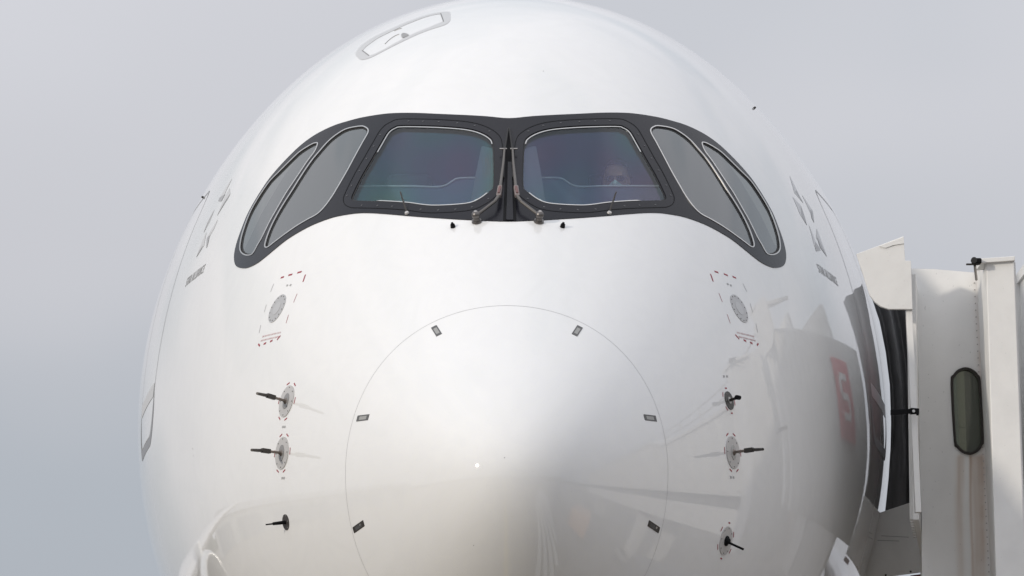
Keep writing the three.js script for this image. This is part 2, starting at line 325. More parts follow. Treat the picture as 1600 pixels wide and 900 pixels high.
// ---- dark surround, panes and their trims
const dSurround = (x, y) => { let d = inSurround(x, y); if (d > -0.05) for (const w of windows) { const [a, b, c, e] = w.d.box; if (x > a - 0.1 && x < c + 0.1 && y > b - 0.1 && y < e + 0.1) d = Math.min(d, -w.d(x, y)); } return d; };
mesh('window_surround', sheet(frontChart, dSurround, grow(inSurround.box, 0.02), 0.009, 0.004, 0.012), M.surround, airliner);
const glassFront = phys([0.80, 0.93, 0.97], 0.02, { transmission: 0.996, thickness: 0, ior: 1.5, specularIntensity: 0.6 });
const film = (nm) => phys([0.010, 0.013, 0.017], 0.05, { ior: 1.55, iridescence: 1, iridescenceIOR: 2.0, iridescenceThicknessRange: [100, nm], transparent: true, opacity: 0.28 }), BANDS = 18, films = Array.from({ length: BANDS }, (_, i) => film(286 + 5 * i));   // the conductive film in the laminate, of uneven thickness
const glassSide = phys([0.46, 0.52, 0.53], 0.03, { transmission: 0.87, thickness: 0, ior: 1.85 });
for (const w of windows) {
  const o = group(w.name, airliner), b = grow(w.d.box, 0.03), front = w.name === 'windscreen';
  mesh('pane', sheet(frontChart, (x, y) => w.d(x, y) - 0.002, b, 0.016, -0.004), front ? glassFront : glassSide, o);
  if (front) for (let i = 0; i < BANDS; i++) {
    const n = (x, y) => (fbm(x * 1.9 + 31 + w.side * 3.3, y * 1.5 + 12, 4.5, 2) - 0.22) / 0.56 * BANDS, lo = i ? i : -99, hi = i < BANDS - 1 ? i + 1 : 99;
    const g = sheet(frontChart, (x, y) => { const q = n(x, y); return Math.min(w.d(x, y) - 0.003, (q - lo) * 0.012, (hi - q) * 0.012); }, b, 0.014, -0.02);
    for (const piece of pieces(g)) mesh('film', piece, films[i], o);
  }
  mesh('seal', sheet(frontChart, (x, y) => 0.0055 - Math.abs(w.d(x, y) - (front ? 0.004 : 0.0095)), b, 0.004, -0.002, 0.006), M.rubber, o);
  if (front) {
    mesh('trim', sheet(frontChart, (x, y) => Math.min(0.003 - Math.abs(w.d(x, y) - 0.0115), Math.max(y - 6.56, 6.165 - y)), b, 0.0026, 0.001, 0.004), M.silver, o);
    mesh('panel_line', sheet(frontChart, (x, y) => 0.0024 - Math.abs(w.d(x, y) + 0.052), grow(b, 0.06), 0.0026, 0.0052), M.black, o);
  } else mesh('trim', sheet(frontChart, (x, y) => 0.0037 - Math.abs(w.d(x, y) - 0.001), b, 0.0026, 0.007, 0.005), M.silver, o);
}
{ // bolt heads round the windscreens, sharing one small dome
  const head = new THREE.SphereGeometry(0.0075, 8, 4, 0, Math.PI * 2, 0, Math.PI / 2); head.scale(1, 0.35, 1);
  const boltMat = std([0.05, 0.05, 0.055], 0.4);
  for (const w of windows) if (w.name === 'windscreen') {
    let run = 0;
    for (let i = 0; i < w.poly.length; i++) {
      const p = w.poly[i], q = w.poly[(i + 1) % w.poly.length], dx = q[0] - p[0], dy = q[1] - p[1], l = Math.hypot(dx, dy);
      run += l;
      if (run < 0.088) continue;
      run = 0;
      for (const sgn of [1, -1]) {
        const x = p[0] + sgn * (dy / l) * 0.032, y = p[1] - sgn * (dx / l) * 0.032;
        if (w.d(x, y) > -0.02 || inSurround(x, y) < 0.02 || Math.abs(x) < 0.075) continue;
        const c = frontChart(x, y), bolt = mesh('bolt', head, boltMat, airliner);
        bolt.position.set(...lift(c, 0.0045)); bolt.quaternion.setFromUnitVectors(new THREE.Vector3(0, 1, 0), new THREE.Vector3(...c[1]));
      }
    }
  }
}
{ // recess between the wipers: a black tapering channel with a ridge
  const channel = inner([[0.007, 6.676], [-0.012, 6.558], [-0.018, 6.374], [-0.024, 6.169], [-0.029, 5.938], [0.053, 5.938], [0.044, 6.169], [0.034, 6.374], [0.025, 6.558]]), ridge = inner([[-0.004, 6.4], [-0.006, 6.169], [-0.01, 5.94], [0.034, 5.94], [0.026, 6.169], [0.02, 6.4]]);
  mesh('wiper_channel', sheet(frontChart, channel, grow(channel.box, 0.01), 0.006, 0.0062), M.black, airliner);
  mesh('channel_ridge', sheet(frontChart, ridge, grow(ridge.box, 0.01), 0.005, 0.011, 0.006), M.surround, airliner);
}

// ---- wipers, one each side
for (const s of [-1, 1]) {
  const wiper = group('wiper', airliner), at = (p, o) => lift(frontChart(s * Math.abs(p[0]), p[1]), o);
  const pivot = [-0.19, 5.936], elbow = [-0.078, 6.033], block = [-0.056, 6.078], neck = [-0.047, 6.154], mid = [-0.03, 6.364], top = [0.003, 6.676], clip = [-0.025, 6.479];
  const base = frontChart(s * Math.abs(pivot[0]), pivot[1]), up = new THREE.Vector3(...base[1]);
  const knob = join([cyl(0.022, 0.018, 0.04, 18), new THREE.SphereGeometry(0.027, 18, 12).toNonIndexed().translate(0, 0.028, 0), cyl(0.032, 0.03, 0.010, 18).translate(0, -0.014, 0)]);
  const k = mesh('pivot', knob, std([0.16, 0.15, 0.145], 0.35, { metalness: 0.8 }), wiper); k.position.set(...lift(base, 0.022)); k.quaternion.setFromUnitVectors(new THREE.Vector3(0, 1, 0), up);
  mesh('cap', bar(lift(base, 0.066), lift(base, 0.078), 0.014, 0.010, 14), M.steel, wiper);
  const armMat = std([0.13, 0.12, 0.11], 0.45, { metalness: 0.5 });
  mesh('arm', join([bar(lift(base, 0.045), at(elbow, 0.055), 0.010, 0.0095), bar(at(elbow, 0.055), at(block, 0.052), 0.0095, 0.011), bar(at(neck, 0.048), at(mid, 0.04), 0.010, 0.008), bar(at(mid, 0.04), at(clip, 0.036), 0.008, 0.007)]), armMat, wiper);
  const bl = mesh('spring_block', beam(at(block, 0.05), at(neck, 0.05), 0.028, 0.026, base[1]), std([0.24, 0.20, 0.19], 0.5, { metalness: 0.3 }), wiper);
  mesh('spring', beam(at([block[0], block[1] + 0.012], 0.067), at([neck[0], neck[1] - 0.012], 0.067), 0.016, 0.006, base[1]), std([0.15, 0.075, 0.07], 0.55), bl);
  mesh('blade', join([bar(at([mid[0], mid[1] - 0.10], 0.018), at(clip, 0.020), 0.007, 0.007), bar(at(clip, 0.020), at(top, 0.014), 0.0075, 0.005)]), M.rubber, wiper);
  mesh('clip', bar(at([clip[0] - 0.03, clip[1]], 0.034), at([clip[0] + 0.035, clip[1]], 0.034), 0.0055), M.steel, wiper);
  const studAt = [-0.335, 5.904], stud = frontChart(s * Math.abs(studAt[0]), studAt[1]);
  mesh('rest_stud', join([bar(lift(stud, 0), lift(stud, 0.02), 0.016, 0.014, 14), bar(lift(stud, 0.02), lift(stud, 0.032), 0.008, 0.008, 10)]), M.black, airliner);
  const rodA = [-0.625, 6.034], rodB = [-0.647, 6.137], ra = frontChart(s * Math.abs(rodA[0]), rodA[1]), rb = [s * Math.abs(rodB[0]), rodB[1]];
  const ice = group('ice_detector_rod', airliner);
  mesh('rod', bar(lift(ra, 0), lift(frontChart(...rb), 0.07), 0.007, 0.0045), M.darkMetal, ice);
  mesh('foot', bar(lift(ra, 0.002), lift(ra, 0.014), 0.016, 0.012, 12), M.plateMetal, ice);
}

// ---- nose cone latches
for (const [p, turn, dark] of [[[-0.413, 5.139], 62, 0], [[0.416, 5.138], -62, 0], [[-0.844, 4.622], 4, 0], [[0.843, 4.62], -4, 0], [[-0.866, 3.983], -25, 1], [[0.861, 3.981], 25, 1]]) {
  const c = frontChart(...p), n = new THREE.Vector3(...c[1]), dx = Math.cos((-turn * Math.PI) / 180), dy = Math.sin((-turn * Math.PI) / 180), x = new THREE.Vector3(dx, dy, -(dx * n.x + dy * n.y) / n.z).normalize();
  const fr = { c: new THREE.Vector3(...c[0]), a: x, b: n.clone().cross(x), n }, ch = tangentChart(fr), rect = (w, h) => inner([[-w, -h], [w, -h], [w, h], [-w, h]]);
  const k = 1 / Math.max(0.45, Math.hypot(x.x, x.y)), L = 0.037 * k, H = 0.0185;
  const latch = group('cone_latch', airliner), outer = rect(L, H), inn = rect(L * 0.62, H * 0.6);
  mesh('latch_frame', sheet(ch, (u, v) => Math.min(outer(u, v), -inn(u, v)), grow(outer.box, 0.004), 0.004, 0.002, 0.004), dark ? M.darkMetal : std([0.09, 0.09, 0.09], 0.5), latch);
  mesh('latch_plate', sheet(ch, inn, grow(inn.box, 0.003), 0.004, 0.0012), dark ? std([0.06, 0.06, 0.06], 0.5) : std([0.30, 0.30, 0.29], 0.5), latch);
  if (dark) mesh('latch_button', bar(lift(ch(L * 0.4, 0.003), 0.001), lift(ch(L * 0.4, 0.003), 0.005), 0.007, 0.007, 12), M.silver, latch);
}

// ---- probes, discs and their red and grey dashes
const inkRed = M.redPaint, inkGrey = M.greyInk;
function dash(parent, ch, u0, v0, u1, v1, w, mat, name = 'warning_dash') {
  const l = Math.hypot(u1 - u0, v1 - v0), x = (u1 - u0) / l, y = (v1 - v0) / l;
  mesh(name, sheet((a, b) => ch(u0 + a * x - b * y, v0 + a * y + b * x), () => 1, [0, -w / 2, l, w / 2], Math.max(0.012, w), 0.0012), mat, parent);
}
const screwHead = new THREE.CylinderGeometry(0.004, 0.005, 0.0025, 8), screwMat = std([0.2, 0.2, 0.195], 0.5, { metalness: 0.4 });
function discPlate(parent, ch, r, off, mat, name, screws, rv = r) {
  const el = (u, v) => (1 - Math.hypot(u / r, v / rv)) * Math.min(r, rv);
  mesh(name, sheet(ch, el, [-r * 1.05, -rv * 1.05, r * 1.05, rv * 1.05], r / 7, off, off), mat, parent);
  for (let i = 0; i < screws; i++) { const a = (i / screws) * 6.283, c = ch(Math.cos(a) * r * 0.87, Math.sin(a) * rv * 0.87), q = mesh('screw', screwHead, screwMat, parent); q.position.set(...lift(c, off + 0.001)); q.quaternion.setFromUnitVectors(new THREE.Vector3(0, 1, 0), new THREE.Vector3(...c[1])); }
}
function probe(name, at, o) {                                // a base plate, a mast out along the normal, a collar and a forward tube
  const p = frontChart(...at), fr = frameAt(p[0]), ch = tangentChart(fr), g = group(name, airliner), P = (n, f, u = 0) => [fr.c.x + fr.n.x * n + fr.a.x * f + fr.b.x * u, fr.c.y + fr.n.y * n + fr.a.y * f + fr.b.y * u, fr.c.z + fr.n.z * n + fr.a.z * f + fr.b.z * u];
  discPlate(g, ch, o.r, 0.005, o.plateMat || M.plateMetal, 'base_plate', o.screws ?? 8, o.rv);
  if (o.inner) discPlate(g, ch, o.inner * 0.8, 0.008, o.innerMat || std([0.28, 0.275, 0.27], 0.45, { metalness: 0.4 }), 'boss', 0, o.inner);
  o.build(g, P, ch);
  for (const [u0, v0, u1, v1, m] of o.dashes || []) dash(g, ch, u0, v0, u1, v1, 0.009, m ? inkGrey : inkRed);
  return g;
}
const roundDashes = (r, rv, list, grey = 0) => list.map(([a, half]) => { const A = ((a - half) * Math.PI) / 180, B = ((a + half) * Math.PI) / 180; return [Math.cos(A) * r, Math.sin(A) * rv, Math.cos(B) * r, Math.sin(B) * rv, grey]; });
const speedProbe = (g, P) => {
  mesh('mast', join([beam(P(0, 0.0), P(0.1, 0.012), 0.014, 0.03, [0, 0, 1]), bar(P(0, 0), P(0.02, 0.004), 0.026, 0.012, 14)]), std([0.20, 0.17, 0.15], 0.4, { metalness: 0.7 }), g);
  mesh('collar', beam(P(0.085, 0.012), P(0.146, 0.024), 0.026, 0.028, [0, 1, 0]), M.darkMetal, g);
  mesh('pitot_tube', join([bar(P(0.14, 0.022), P(0.172, 0.035, -0.004), 0.0105, 0.010, 14), bar(P(0.172, 0.035, -0.004), P(0.236, 0.085, -0.012), 0.0105, 0.0085, 14)]), M.darkMetal, g);
};
const ringSet = roundDashes(0.122, 0.122, [[62, 9], [112, 9], [178, 10], [242, 9], [292, 9], [2, 10]]);
probe('pitot_probe', [-1.35, 4.838], { r: 0.1, inner: 0.05, build: speedProbe, dashes: ringSet });
probe('pitot_probe', [-1.372, 4.515], { r: 0.1, inner: 0.05, build: speedProbe, dashes: ringSet });
probe('pitot_probe', [1.367, 4.516], { r: 0.1, inner: 0.045, innerMat: std([0.38, 0.38, 0.37], 0.45), build: speedProbe, dashes: ringSet });
probe('temperature_probe', [1.349, 4.84], { r: 0.058, plateMat: std([0.06, 0.058, 0.055], 0.5), screws: 6, inner: 0.022, innerMat: M.plateMetal, dashes: roundDashes(0.08, 0.08, [[90, 10], [190, 12], [270, 10], [320, 12], [30, 12]]),
  build: (g, P) => { mesh('mast', beam(P(0, 0), P(0.085, 0.03), 0.016, 0.022, [0, 0, 1]), M.darkMetal, g); mesh('scoop', join([bar(P(0.07, 0.0), P(0.08, 0.06), 0.014, 0.014, 12), bar(P(0.085, 0.02), P(0.09, 0.05), 0.009, 0.008, 10)]), M.black, g); } });
probe('ice_probe', [-1.344, 4.092], { r: 0.048, plateMat: std([0.035, 0.03, 0.028], 0.5), screws: 6,
  build: (g, P) => { mesh('mast', bar(P(0, 0), P(0.085, -0.005), 0.012, 0.0095, 12), M.black, g); mesh('rod', bar(P(0.08, -0.005), P(0.13, -0.01), 0.005, 0.0045, 8), M.black, g); } });
probe('angle_vane', [1.32, 3.977], { r: 0.088, screws: 8, dashes: roundDashes(0.112, 0.112, [[90, 7], [150, 9], [205, 9], [270, 7], [330, 9], [30, 9]]),
  build: (g, P) => { mesh('hub', join([bar(P(0, 0), P(0.012, 0), 0.034, 0.03, 18), bar(P(0.012, 0), P(0.026, 0), 0.024, 0.016, 16)]), M.black, g); mesh('vane', beam(P(0.01, 0.0, -0.005), P(0.12, -0.02, -0.03), 0.014, 0.014, [0, 1, 0]), M.black, g); } });

for (const side of [-1, 1]) { // flush static plates with a broken red and grey frame round each
  const at = side < 0 ? [-1.45, 5.496] : [1.443, 5.49], p = frontChart(...at), fr = frameAt(p[0]), ch = tangentChart(fr), g = group('static_plate', airliner);
  discPlate(g, ch, 0.098, 0.003, std([0.44, 0.44, 0.44], 0.4, { metalness: 0.3 }), 'disc', 14);
  discPlate(g, ch, 0.045, 0.0045, std([0.48, 0.48, 0.48], 0.35, { metalness: 0.3 }), 'centre_boss', 0);
  const img = side < 0
    ? [[[[-1.438, 5.715], [-1.416, 5.716]], 0], [[[-1.385, 5.719], [-1.358, 5.719]], 0], [[[-1.323, 5.721], [-1.293, 5.723]], 0], [[[-1.265, 5.694], [-1.279, 5.644]], 0], [[[-1.315, 5.565], [-1.336, 5.508]], 2], [[[-1.366, 5.427], [-1.38, 5.372]], 2], [[[-1.486, 5.685], [-1.505, 5.632]], 1], [[[-1.529, 5.546], [-1.541, 5.495]], 1], [[[-1.561, 5.41], [-1.569, 5.356]], 1], [[[-1.414, 5.294], [-1.437, 5.271]], 0], [[[-1.469, 5.276], [-1.486, 5.272]], 0], [[[-1.514, 5.271], [-1.532, 5.267]], 0], [[[-1.571, 5.279], [-1.559, 5.262]], 0]]
    : [[[[1.286, 5.72], [1.312, 5.717]], 0], [[[1.35, 5.716], [1.376, 5.711]], 0], [[[1.408, 5.713], [1.432, 5.708]], 0], [[[1.258, 5.694], [1.274, 5.642]], 0], [[[1.309, 5.565], [1.33, 5.506]], 2], [[[1.358, 5.427], [1.377, 5.368]], 2], [[[1.477, 5.681], [1.502, 5.628]], 1], [[[1.52, 5.55], [1.535, 5.49]], 1], [[[1.554, 5.414], [1.564, 5.354]], 1], [[[1.408, 5.296], [1.433, 5.272]], 0], [[[1.463, 5.274], [1.481, 5.27]], 0], [[[1.507, 5.27], [1.524, 5.266]], 0], [[[1.555, 5.262], [1.565, 5.278]], 0]];
  const toUV = ([x, y]) => { const q = new THREE.Vector3(...frontChart(x, y)[0]).sub(fr.c); return [q.dot(fr.a), q.dot(fr.b)]; };
  for (const [[A, B], m] of img) { const a = toUV(A), b = toUV(B); dash(g, ch, a[0], a[1], b[0], b[1], m ? 0.005 : 0.0125, m === 1 ? inkGrey : inkRed); }
  // two lines of small print under the plate
  const a = toUV(side < 0 ? [-1.552, 5.304] : [1.544, 5.299]), b = toUV(side < 0 ? [-1.421, 5.298] : [1.425, 5.296]);
  for (const k of [0, 1]) for (let i = 0; i < 14; i++) { const t0 = i / 14 + 0.01, t1 = t0 + 0.03 + 0.03 * hash(i, k, 5); dash(g, ch, a[0] + (b[0] - a[0]) * t0, a[1] + (b[1] - a[1]) * t0 + 0.02 - k * 0.028, a[0] + (b[0] - a[0]) * t1, a[1] + (b[1] - a[1]) * t1 + 0.02 - k * 0.028, 0.011, std([0.55, 0.40, 0.40], 0.5), 'small_print'); }
}

// ---- escape hatch in the crown
{
  const outer = inner(smoothClosed([[-1.057, 7.539], [-1.047, 7.589], [-1.024, 7.635], [-0.961, 7.691], [-0.89, 7.729], [-0.802, 7.766], [-0.715, 7.809], [-0.593, 7.852], [-0.494, 7.866], [-0.422, 7.851], [-0.411, 7.783], [-0.412, 7.726], [-0.449, 7.683], [-0.544, 7.649], [-0.627, 7.613], [-0.723, 7.562], [-0.809, 7.516], [-0.917, 7.459], [-0.974, 7.445], [-1.018, 7.458]], 3)), lid = inner([[-1.012, 7.554], [-0.988, 7.598], [-0.912, 7.668], [-0.816, 7.717], [-0.712, 7.77], [-0.607, 7.816], [-0.541, 7.835], [-0.484, 7.838], [-0.459, 7.731], [-0.554, 7.678], [-0.636, 7.642], [-0.708, 7.602], [-0.777, 7.56], [-0.853, 7.512], [-0.914, 7.483], [-0.956, 7.476]]);
  const hatch = group('escape_hatch', airliner);
  mesh('hatch_border', sheet(frontChart, (x, y) => Math.min(outer(x, y), -lid(x, y)), grow(outer.box, 0.01), 0.007, 0.0015), M.paleGrey, hatch);
  for (const [A, B] of [[[-1.015, 7.559], [-0.958, 7.474]], [[-0.484, 7.841], [-0.457, 7.723]]]) { const poly = inner([A, [A[0] + 0.006, A[1] + 0.003], [B[0] + 0.006, B[1] + 0.003], B]); mesh('hatch_seam', sheet(frontChart, poly, grow(poly.box, 0.004), 0.003, 0.0028), std([0.2, 0.2, 0.2], 0.7), hatch); }
  const flap = inner(smoothClosed([[-0.742, 7.639], [-0.732, 7.659], [-0.712, 7.65], [-0.687, 7.622], [-0.709, 7.606], [-0.73, 7.601]], 3));
  mesh('hatch_flap', sheet(frontChart, flap, grow(flap.box, 0.005), 0.004, 0.003), std([0.28, 0.28, 0.28], 0.5), hatch);
  const lines = [[[-0.849, 7.573], [-0.821, 7.612], [-0.787, 7.643], [-0.757, 7.656]], [[-0.797, 7.713], [-0.767, 7.726], [-0.749, 7.726]]];
  for (const l of lines) mesh('handle_groove', tube(l.map(([x, y]) => lift(frontChart(x, y), 0.0005)), 0.004), M.seamPale, hatch);
}

// ---- passenger doors with their grey outlines
for (const side of [-1, 1]) {
  const ch = sideChart(side), door = group('cabin_door', airliner), r = 0.22, s0 = 5.98, s1 = 7.22, y0 = 5.10, y1 = 6.86;
  const rr = (s, y, m) => { const qx = Math.abs(s - (s0 + s1) / 2) - ((s1 - s0) / 2 + m - r), qy = Math.abs(y - (y0 + y1) / 2) - ((y1 - y0) / 2 + m - r); return -(Math.hypot(Math.max(qx, 0), Math.max(qy, 0)) + Math.min(Math.max(qx, qy), 0) - r); };
  const b = [s0 - 0.12, y0 - 0.12, s1 + 0.12, y1 + 0.12];
  mesh('door_outline', sheet(ch, (s, y) => Math.min(rr(s, y, 0.014 + 0.062 * (1 - THREE.MathUtils.smoothstep(y, y0 + 0.16, y0 + 0.34))), -rr(s, y, 0.006)), b, 0.006, 0.0015), M.doorGrey, door);
  mesh('door_seam', sheet(ch, (s, y) => 0.004 - Math.abs(rr(s, y, 0.0)), b, 0.005, 0.0016), M.seamPale, door);
  mesh('door_sill', sheet(ch, (s, y) => Math.min(rr(s, y, -0.03), 0.05 - Math.abs(y - 5.42 + (s - 6) * 0.02)), b, 0.02, 0.0018), M.paleGrey, door);
  for (const [a, q] of side < 0 ? [[6.5, 6.88]] : [[5.6, 7.36]]) { const c = ch(a, q); mesh('static_port', bar(lift(c, -0.002), lift(c, 0.016), 0.010, 0.007, 10), M.darkMetal, airliner); }
}

// ---- alliance emblem and lettering each side, flat print
for (const side of [-1, 1]) {
  const ch = sideChart(side), g = group('emblem', airliner);
  const pieces = side < 0
    ? [[[[5.005, 6.768], [4.974, 6.651], [4.964, 6.591], [5.131, 6.622], [5.154, 6.637]], 0], [[[4.944, 6.641], [4.964, 6.591], [5.131, 6.622], [5.135, 6.647]], 1], [[[4.887, 6.671], [4.736, 6.606], [4.737, 6.575], [4.863, 6.472], [4.891, 6.574], [4.9, 6.643]], 0], [[[4.736, 6.606], [4.737, 6.575], [4.863, 6.472], [4.821, 6.558]], 1], [[[5.12, 6.568], [5.097, 6.475], [5.175, 6.402], [5.219, 6.49]], 0], [[[5.12, 6.568], [5.129, 6.511], [5.175, 6.402], [5.188, 6.454]], 1], [[[4.758, 6.437], [4.751, 6.369], [4.813, 6.326], [4.753, 6.226], [4.92, 6.339]], 0], [[[4.83, 6.336], [4.773, 6.28], [4.753, 6.226], [4.912, 6.329]], 1], [[[5.048, 6.395], [4.913, 6.276], [4.961, 6.266], [5.105, 6.217], [5.085, 6.321]], 0], [[[4.974, 6.286], [4.961, 6.266], [5.105, 6.217], [5.064, 6.26]], 1]]
    : [[[[5.014, 6.783], [4.995, 6.69], [4.981, 6.63], [5.003, 6.575], [4.834, 6.627]], 0], [[[4.886, 6.645], [4.98, 6.665], [4.981, 6.621], [5.003, 6.575]], 1], [[[4.688, 6.575], [4.843, 6.54], [4.742, 6.381], [4.662, 6.447]], 0], [[[4.843, 6.54], [4.809, 6.472], [4.742, 6.381], [4.7, 6.445]], 1], [[[5.109, 6.665], [5.277, 6.572], [5.086, 6.455], [5.123, 6.537]], 0], [[[5.192, 6.571], [5.248, 6.558], [5.086, 6.455], [5.079, 6.494]], 1], [[[4.835, 6.414], [4.831, 6.276], [4.927, 6.242], [4.735, 6.204], [4.724, 6.246]], 0], [[[4.824, 6.284], [4.927, 6.242], [4.735, 6.204], [4.702, 6.207]], 1], [[[5.108, 6.423], [5.1, 6.301], [5.112, 6.218], [4.922, 6.33]], 0], [[[4.971, 6.347], [5.041, 6.292], [5.112, 6.218], [4.934, 6.266]], 1]];
  for (const [poly, dark] of pieces) { const d = inner(poly); mesh('emblem_piece', sheet(ch, d, grow(d.box, 0.01), 0.012, dark ? 0.002 : 0.0012), dark ? M.logoDark : M.logoPale, g); }
  const font = await new FontLoader().loadAsync('fonts/droid/droid_sans_bold.typeface.json');
  const shapes = font.generateShapes('STAR ALLIANCE', 0.062), letters = new THREE.ShapeGeometry(shapes, 3), q = letters.attributes.position, wide = (letters.computeBoundingBox(), letters.boundingBox.max.x);
  const sA = 5.22, sB = 4.56, yA = 6.035;
  for (let i = 0; i < q.count; i++) {
    const t = q.getX(i) / wide, s = side < 0 ? sA + (sB - sA) * t : sB + (sA - sB) * t, c = ch(s, yA + q.getY(i)), p = lift(c, 0.0014);
    q.setXYZ(i, ...p); letters.attributes.normal.setXYZ(i, ...c[1]);
  }
  mesh('lettering', letters, M.greyInk, g);
}

// ---- small things on the skin: vents, specks of hardware, panel lines by the silhouette
for (const [p, r] of [[[0.22, 7.196], 0.004], [[-0.004, 4.287], 0.0035], [[-2.075, 4.754], 0.004], [[-2.067, 4.704], 0.004], [[-0.181, 3.808], 0.003]]) { const c = frontChart(...p); mesh('drain_hole', bar(lift(c, -0.004), lift(c, 0.0012), r, r, 10), M.seamPale, airliner); }
for (const side of [-1, 1]) { // pale stencil marks between the probes
  const mk = side < 0 ? [[-1.371, 4.679], [-1.358, 4.676], [-1.37, 4.361], [-1.357, 4.358], [-1.389, 5.645], [-1.366, 5.641]] : [[1.32, 4.992], [1.341, 4.997], [1.353, 4.36], [1.37, 4.363], [1.373, 5.647], [1.394, 5.643]];
  for (const p of mk) { const fr = frameAt(frontChart(...p)[0]); dash(airliner, tangentChart(fr), -0.012, 0, 0.012, 0, 0.014, M.seamPale, 'stencil_mark'); }
}

// ---- wings and engines, mirrored low in the flanks
for (const side of [-1, 1]) {
  const wing = new THREE.BufferGeometry(), sec = (x, y, z0, z1, th) => Array.from({ length: 20 }, (_, i) => { const a = (i / 20) * 6.2832, u = (1 - Math.cos(a)) / 2; return [side * x, y + Math.sin(a) * th * (1.25 - u) * 0.8, z0 + (z1 - z0) * u]; }), A = sec(2.2, 3.5, -19.5, -31, 1.0), B = sec(11, 4.4, -25.5, -33, 0.55), C = sec(31, 6.6, -37, -39.5, 0.12), pos = [];
  for (const [P, Q] of [[A, B], [B, C]]) for (let i = 0; i < 20; i++) { const j = (i + 1) % 20, t = side < 0 ? [P[i], P[j], Q[j], P[i], Q[j], Q[i]] : [P[i], Q[j], P[j], P[i], Q[i], Q[j]]; for (const v of t) pos.push(...v); }
  wing.setAttribute('position', new THREE.Float32BufferAttribute(pos, 3)); wing.setAttribute('uv', new THREE.Float32BufferAttribute(new Float32Array((pos.length / 3) * 2), 2)); wing.computeVertexNormals();
  mesh('wing', wing, std([0.52, 0.52, 0.53], 0.4), airliner);
  const eng = group('engine', airliner), turned = (pts) => { const g = new THREE.LatheGeometry(pts.map((p) => new THREE.Vector2(...p)), 56); g.rotateX(Math.PI / 2); g.translate(side * 10.5, 2.35, -22); return g; };
  mesh('nacelle', turned([[1.2, -6.2], [1.55, -4.2], [1.88, -2.2], [1.95, -1.0], [1.86, -0.35]]), M.enamel, eng);
  mesh('inlet_lip', turned([[1.86, -0.35], [1.78, -0.08], [1.68, 0.0], [1.58, -0.08], [1.52, -0.35]]), M.silver, eng);
  mesh('inlet_duct', turned([[1.52, -0.35], [1.50, -1.3]]), M.plateMetal, eng); mesh('fan', turned([[1.50, -1.3], [0.45, -1.2], [0.0, -0.75]]), M.darkMetal, eng);
  mesh('pylon', box(0.35, 1.3, 5.0, side * 10.5, 4.1, -26.5, 0.1), M.enamel, eng);
}

// ---- inside the flight deck
{
  const deck = group('flight_deck', airliner);
  const glareTop = [[-1.011, 6.335], [-0.635, 6.336], [-0.431, 6.334], [-0.39, 6.349], [-0.341, 6.382], [-0.308, 6.388], [0.004, 6.388]];
  const outline = [...glareTop, ...mirrored(glareTop.slice(0, -1)).reverse()], low = outline.map(([x]) => [x, 5.6]);
  mesh('glare_shield', plate([...outline, low[low.length - 1], low[0]], -3.05, -2.9), M.cowl, deck);
  mesh('glare_edge', tube(outline.map(([x, y]) => [x, y + 0.004, -2.896]), 0.007, 6), M.piping, deck);
  const ring = Array.from({ length: 60 }, (_, i) => { const a = (i / 60) * 6.2832, [w, t, c, k] = section(4.2); return [Math.cos(a) * (w - 0.12), TIP + c + Math.sin(a) * (Math.sin(a) > 0 ? t - c - 0.12 : c - k - 0.12)]; });
  mesh('bulkhead', plate(ring, -4.26, -4.2), M.lining, deck);
  const half = [1.7, 2.2, 2.8, 3.5, 4.18].map((q) => [widthAt(q, 5.12) - 0.12, q]), fl = plate([...half, ...mirrored(half).reverse()], 5.10, 5.165); fl.rotateX(-Math.PI / 2);
  mesh('floor', fl, M.lining, deck);
  mesh('overhead_panel', box(0.8, 0.06, 0.7, 0, 7.02, -3.8), M.lining, deck);
  for (const s of [-1, 1]) {
    const post = inner([[-0.174, 6.583], [-0.097, 6.554], [-0.088, 6.22], [-0.115, 6.17], [-0.205, 6.082], [-0.24, 6.081], [-0.21, 6.337]].map(([x, y]) => [s * Math.abs(x), y]));
    mesh('centre_post', sheet(frontChart, post, grow(post.box, 0.01), 0.02, -0.03, 0.08), std([0.05, 0.052, 0.058], 0.7), deck);
    const pale = inner(smoothClosed([[-0.213, 6.089], [-0.21, 6.125], [-0.186, 6.136], [-0.156, 6.128], [-0.17, 6.106], [-0.193, 6.086]], 3).map(([x, y]) => [s * Math.abs(x), y]));
    mesh('corner_fitting', sheet(frontChart, pale, grow(pale.box, 0.006), 0.005, -0.016, 0.01), std([0.62, 0.66, 0.58], 0.5), deck);
    const seat = group('pilot_seat', deck), cloth = std([0.028, 0.036, 0.055], 0.9), x = s * 0.66;
    mesh('cushion', box(0.5, 0.12, 0.5, x, 5.61, -3.25, 0.05), cloth, seat);
    const b = box(0.5, 0.72, 0.12, 0, 0.36, 0, 0.05); b.rotateX(-0.12); b.translate(x, 5.65, -3.49);
    mesh('backrest', b, cloth, seat);
    mesh('headrest', box(0.30, 0.22, 0.09, x, 6.44, -3.66, 0.04), cloth, seat);
    mesh('pedestal', box(0.3, 0.4, 0.36, x, 5.38, -3.27, 0.02), M.darkMetal, seat);
  }
  mesh('handle_plate', box(0.062, 0.012, 0.006, ...[0.119, 6.376], -2.86, 0.002), std([0.55, 0.55, 0.53], 0.5), deck);
}

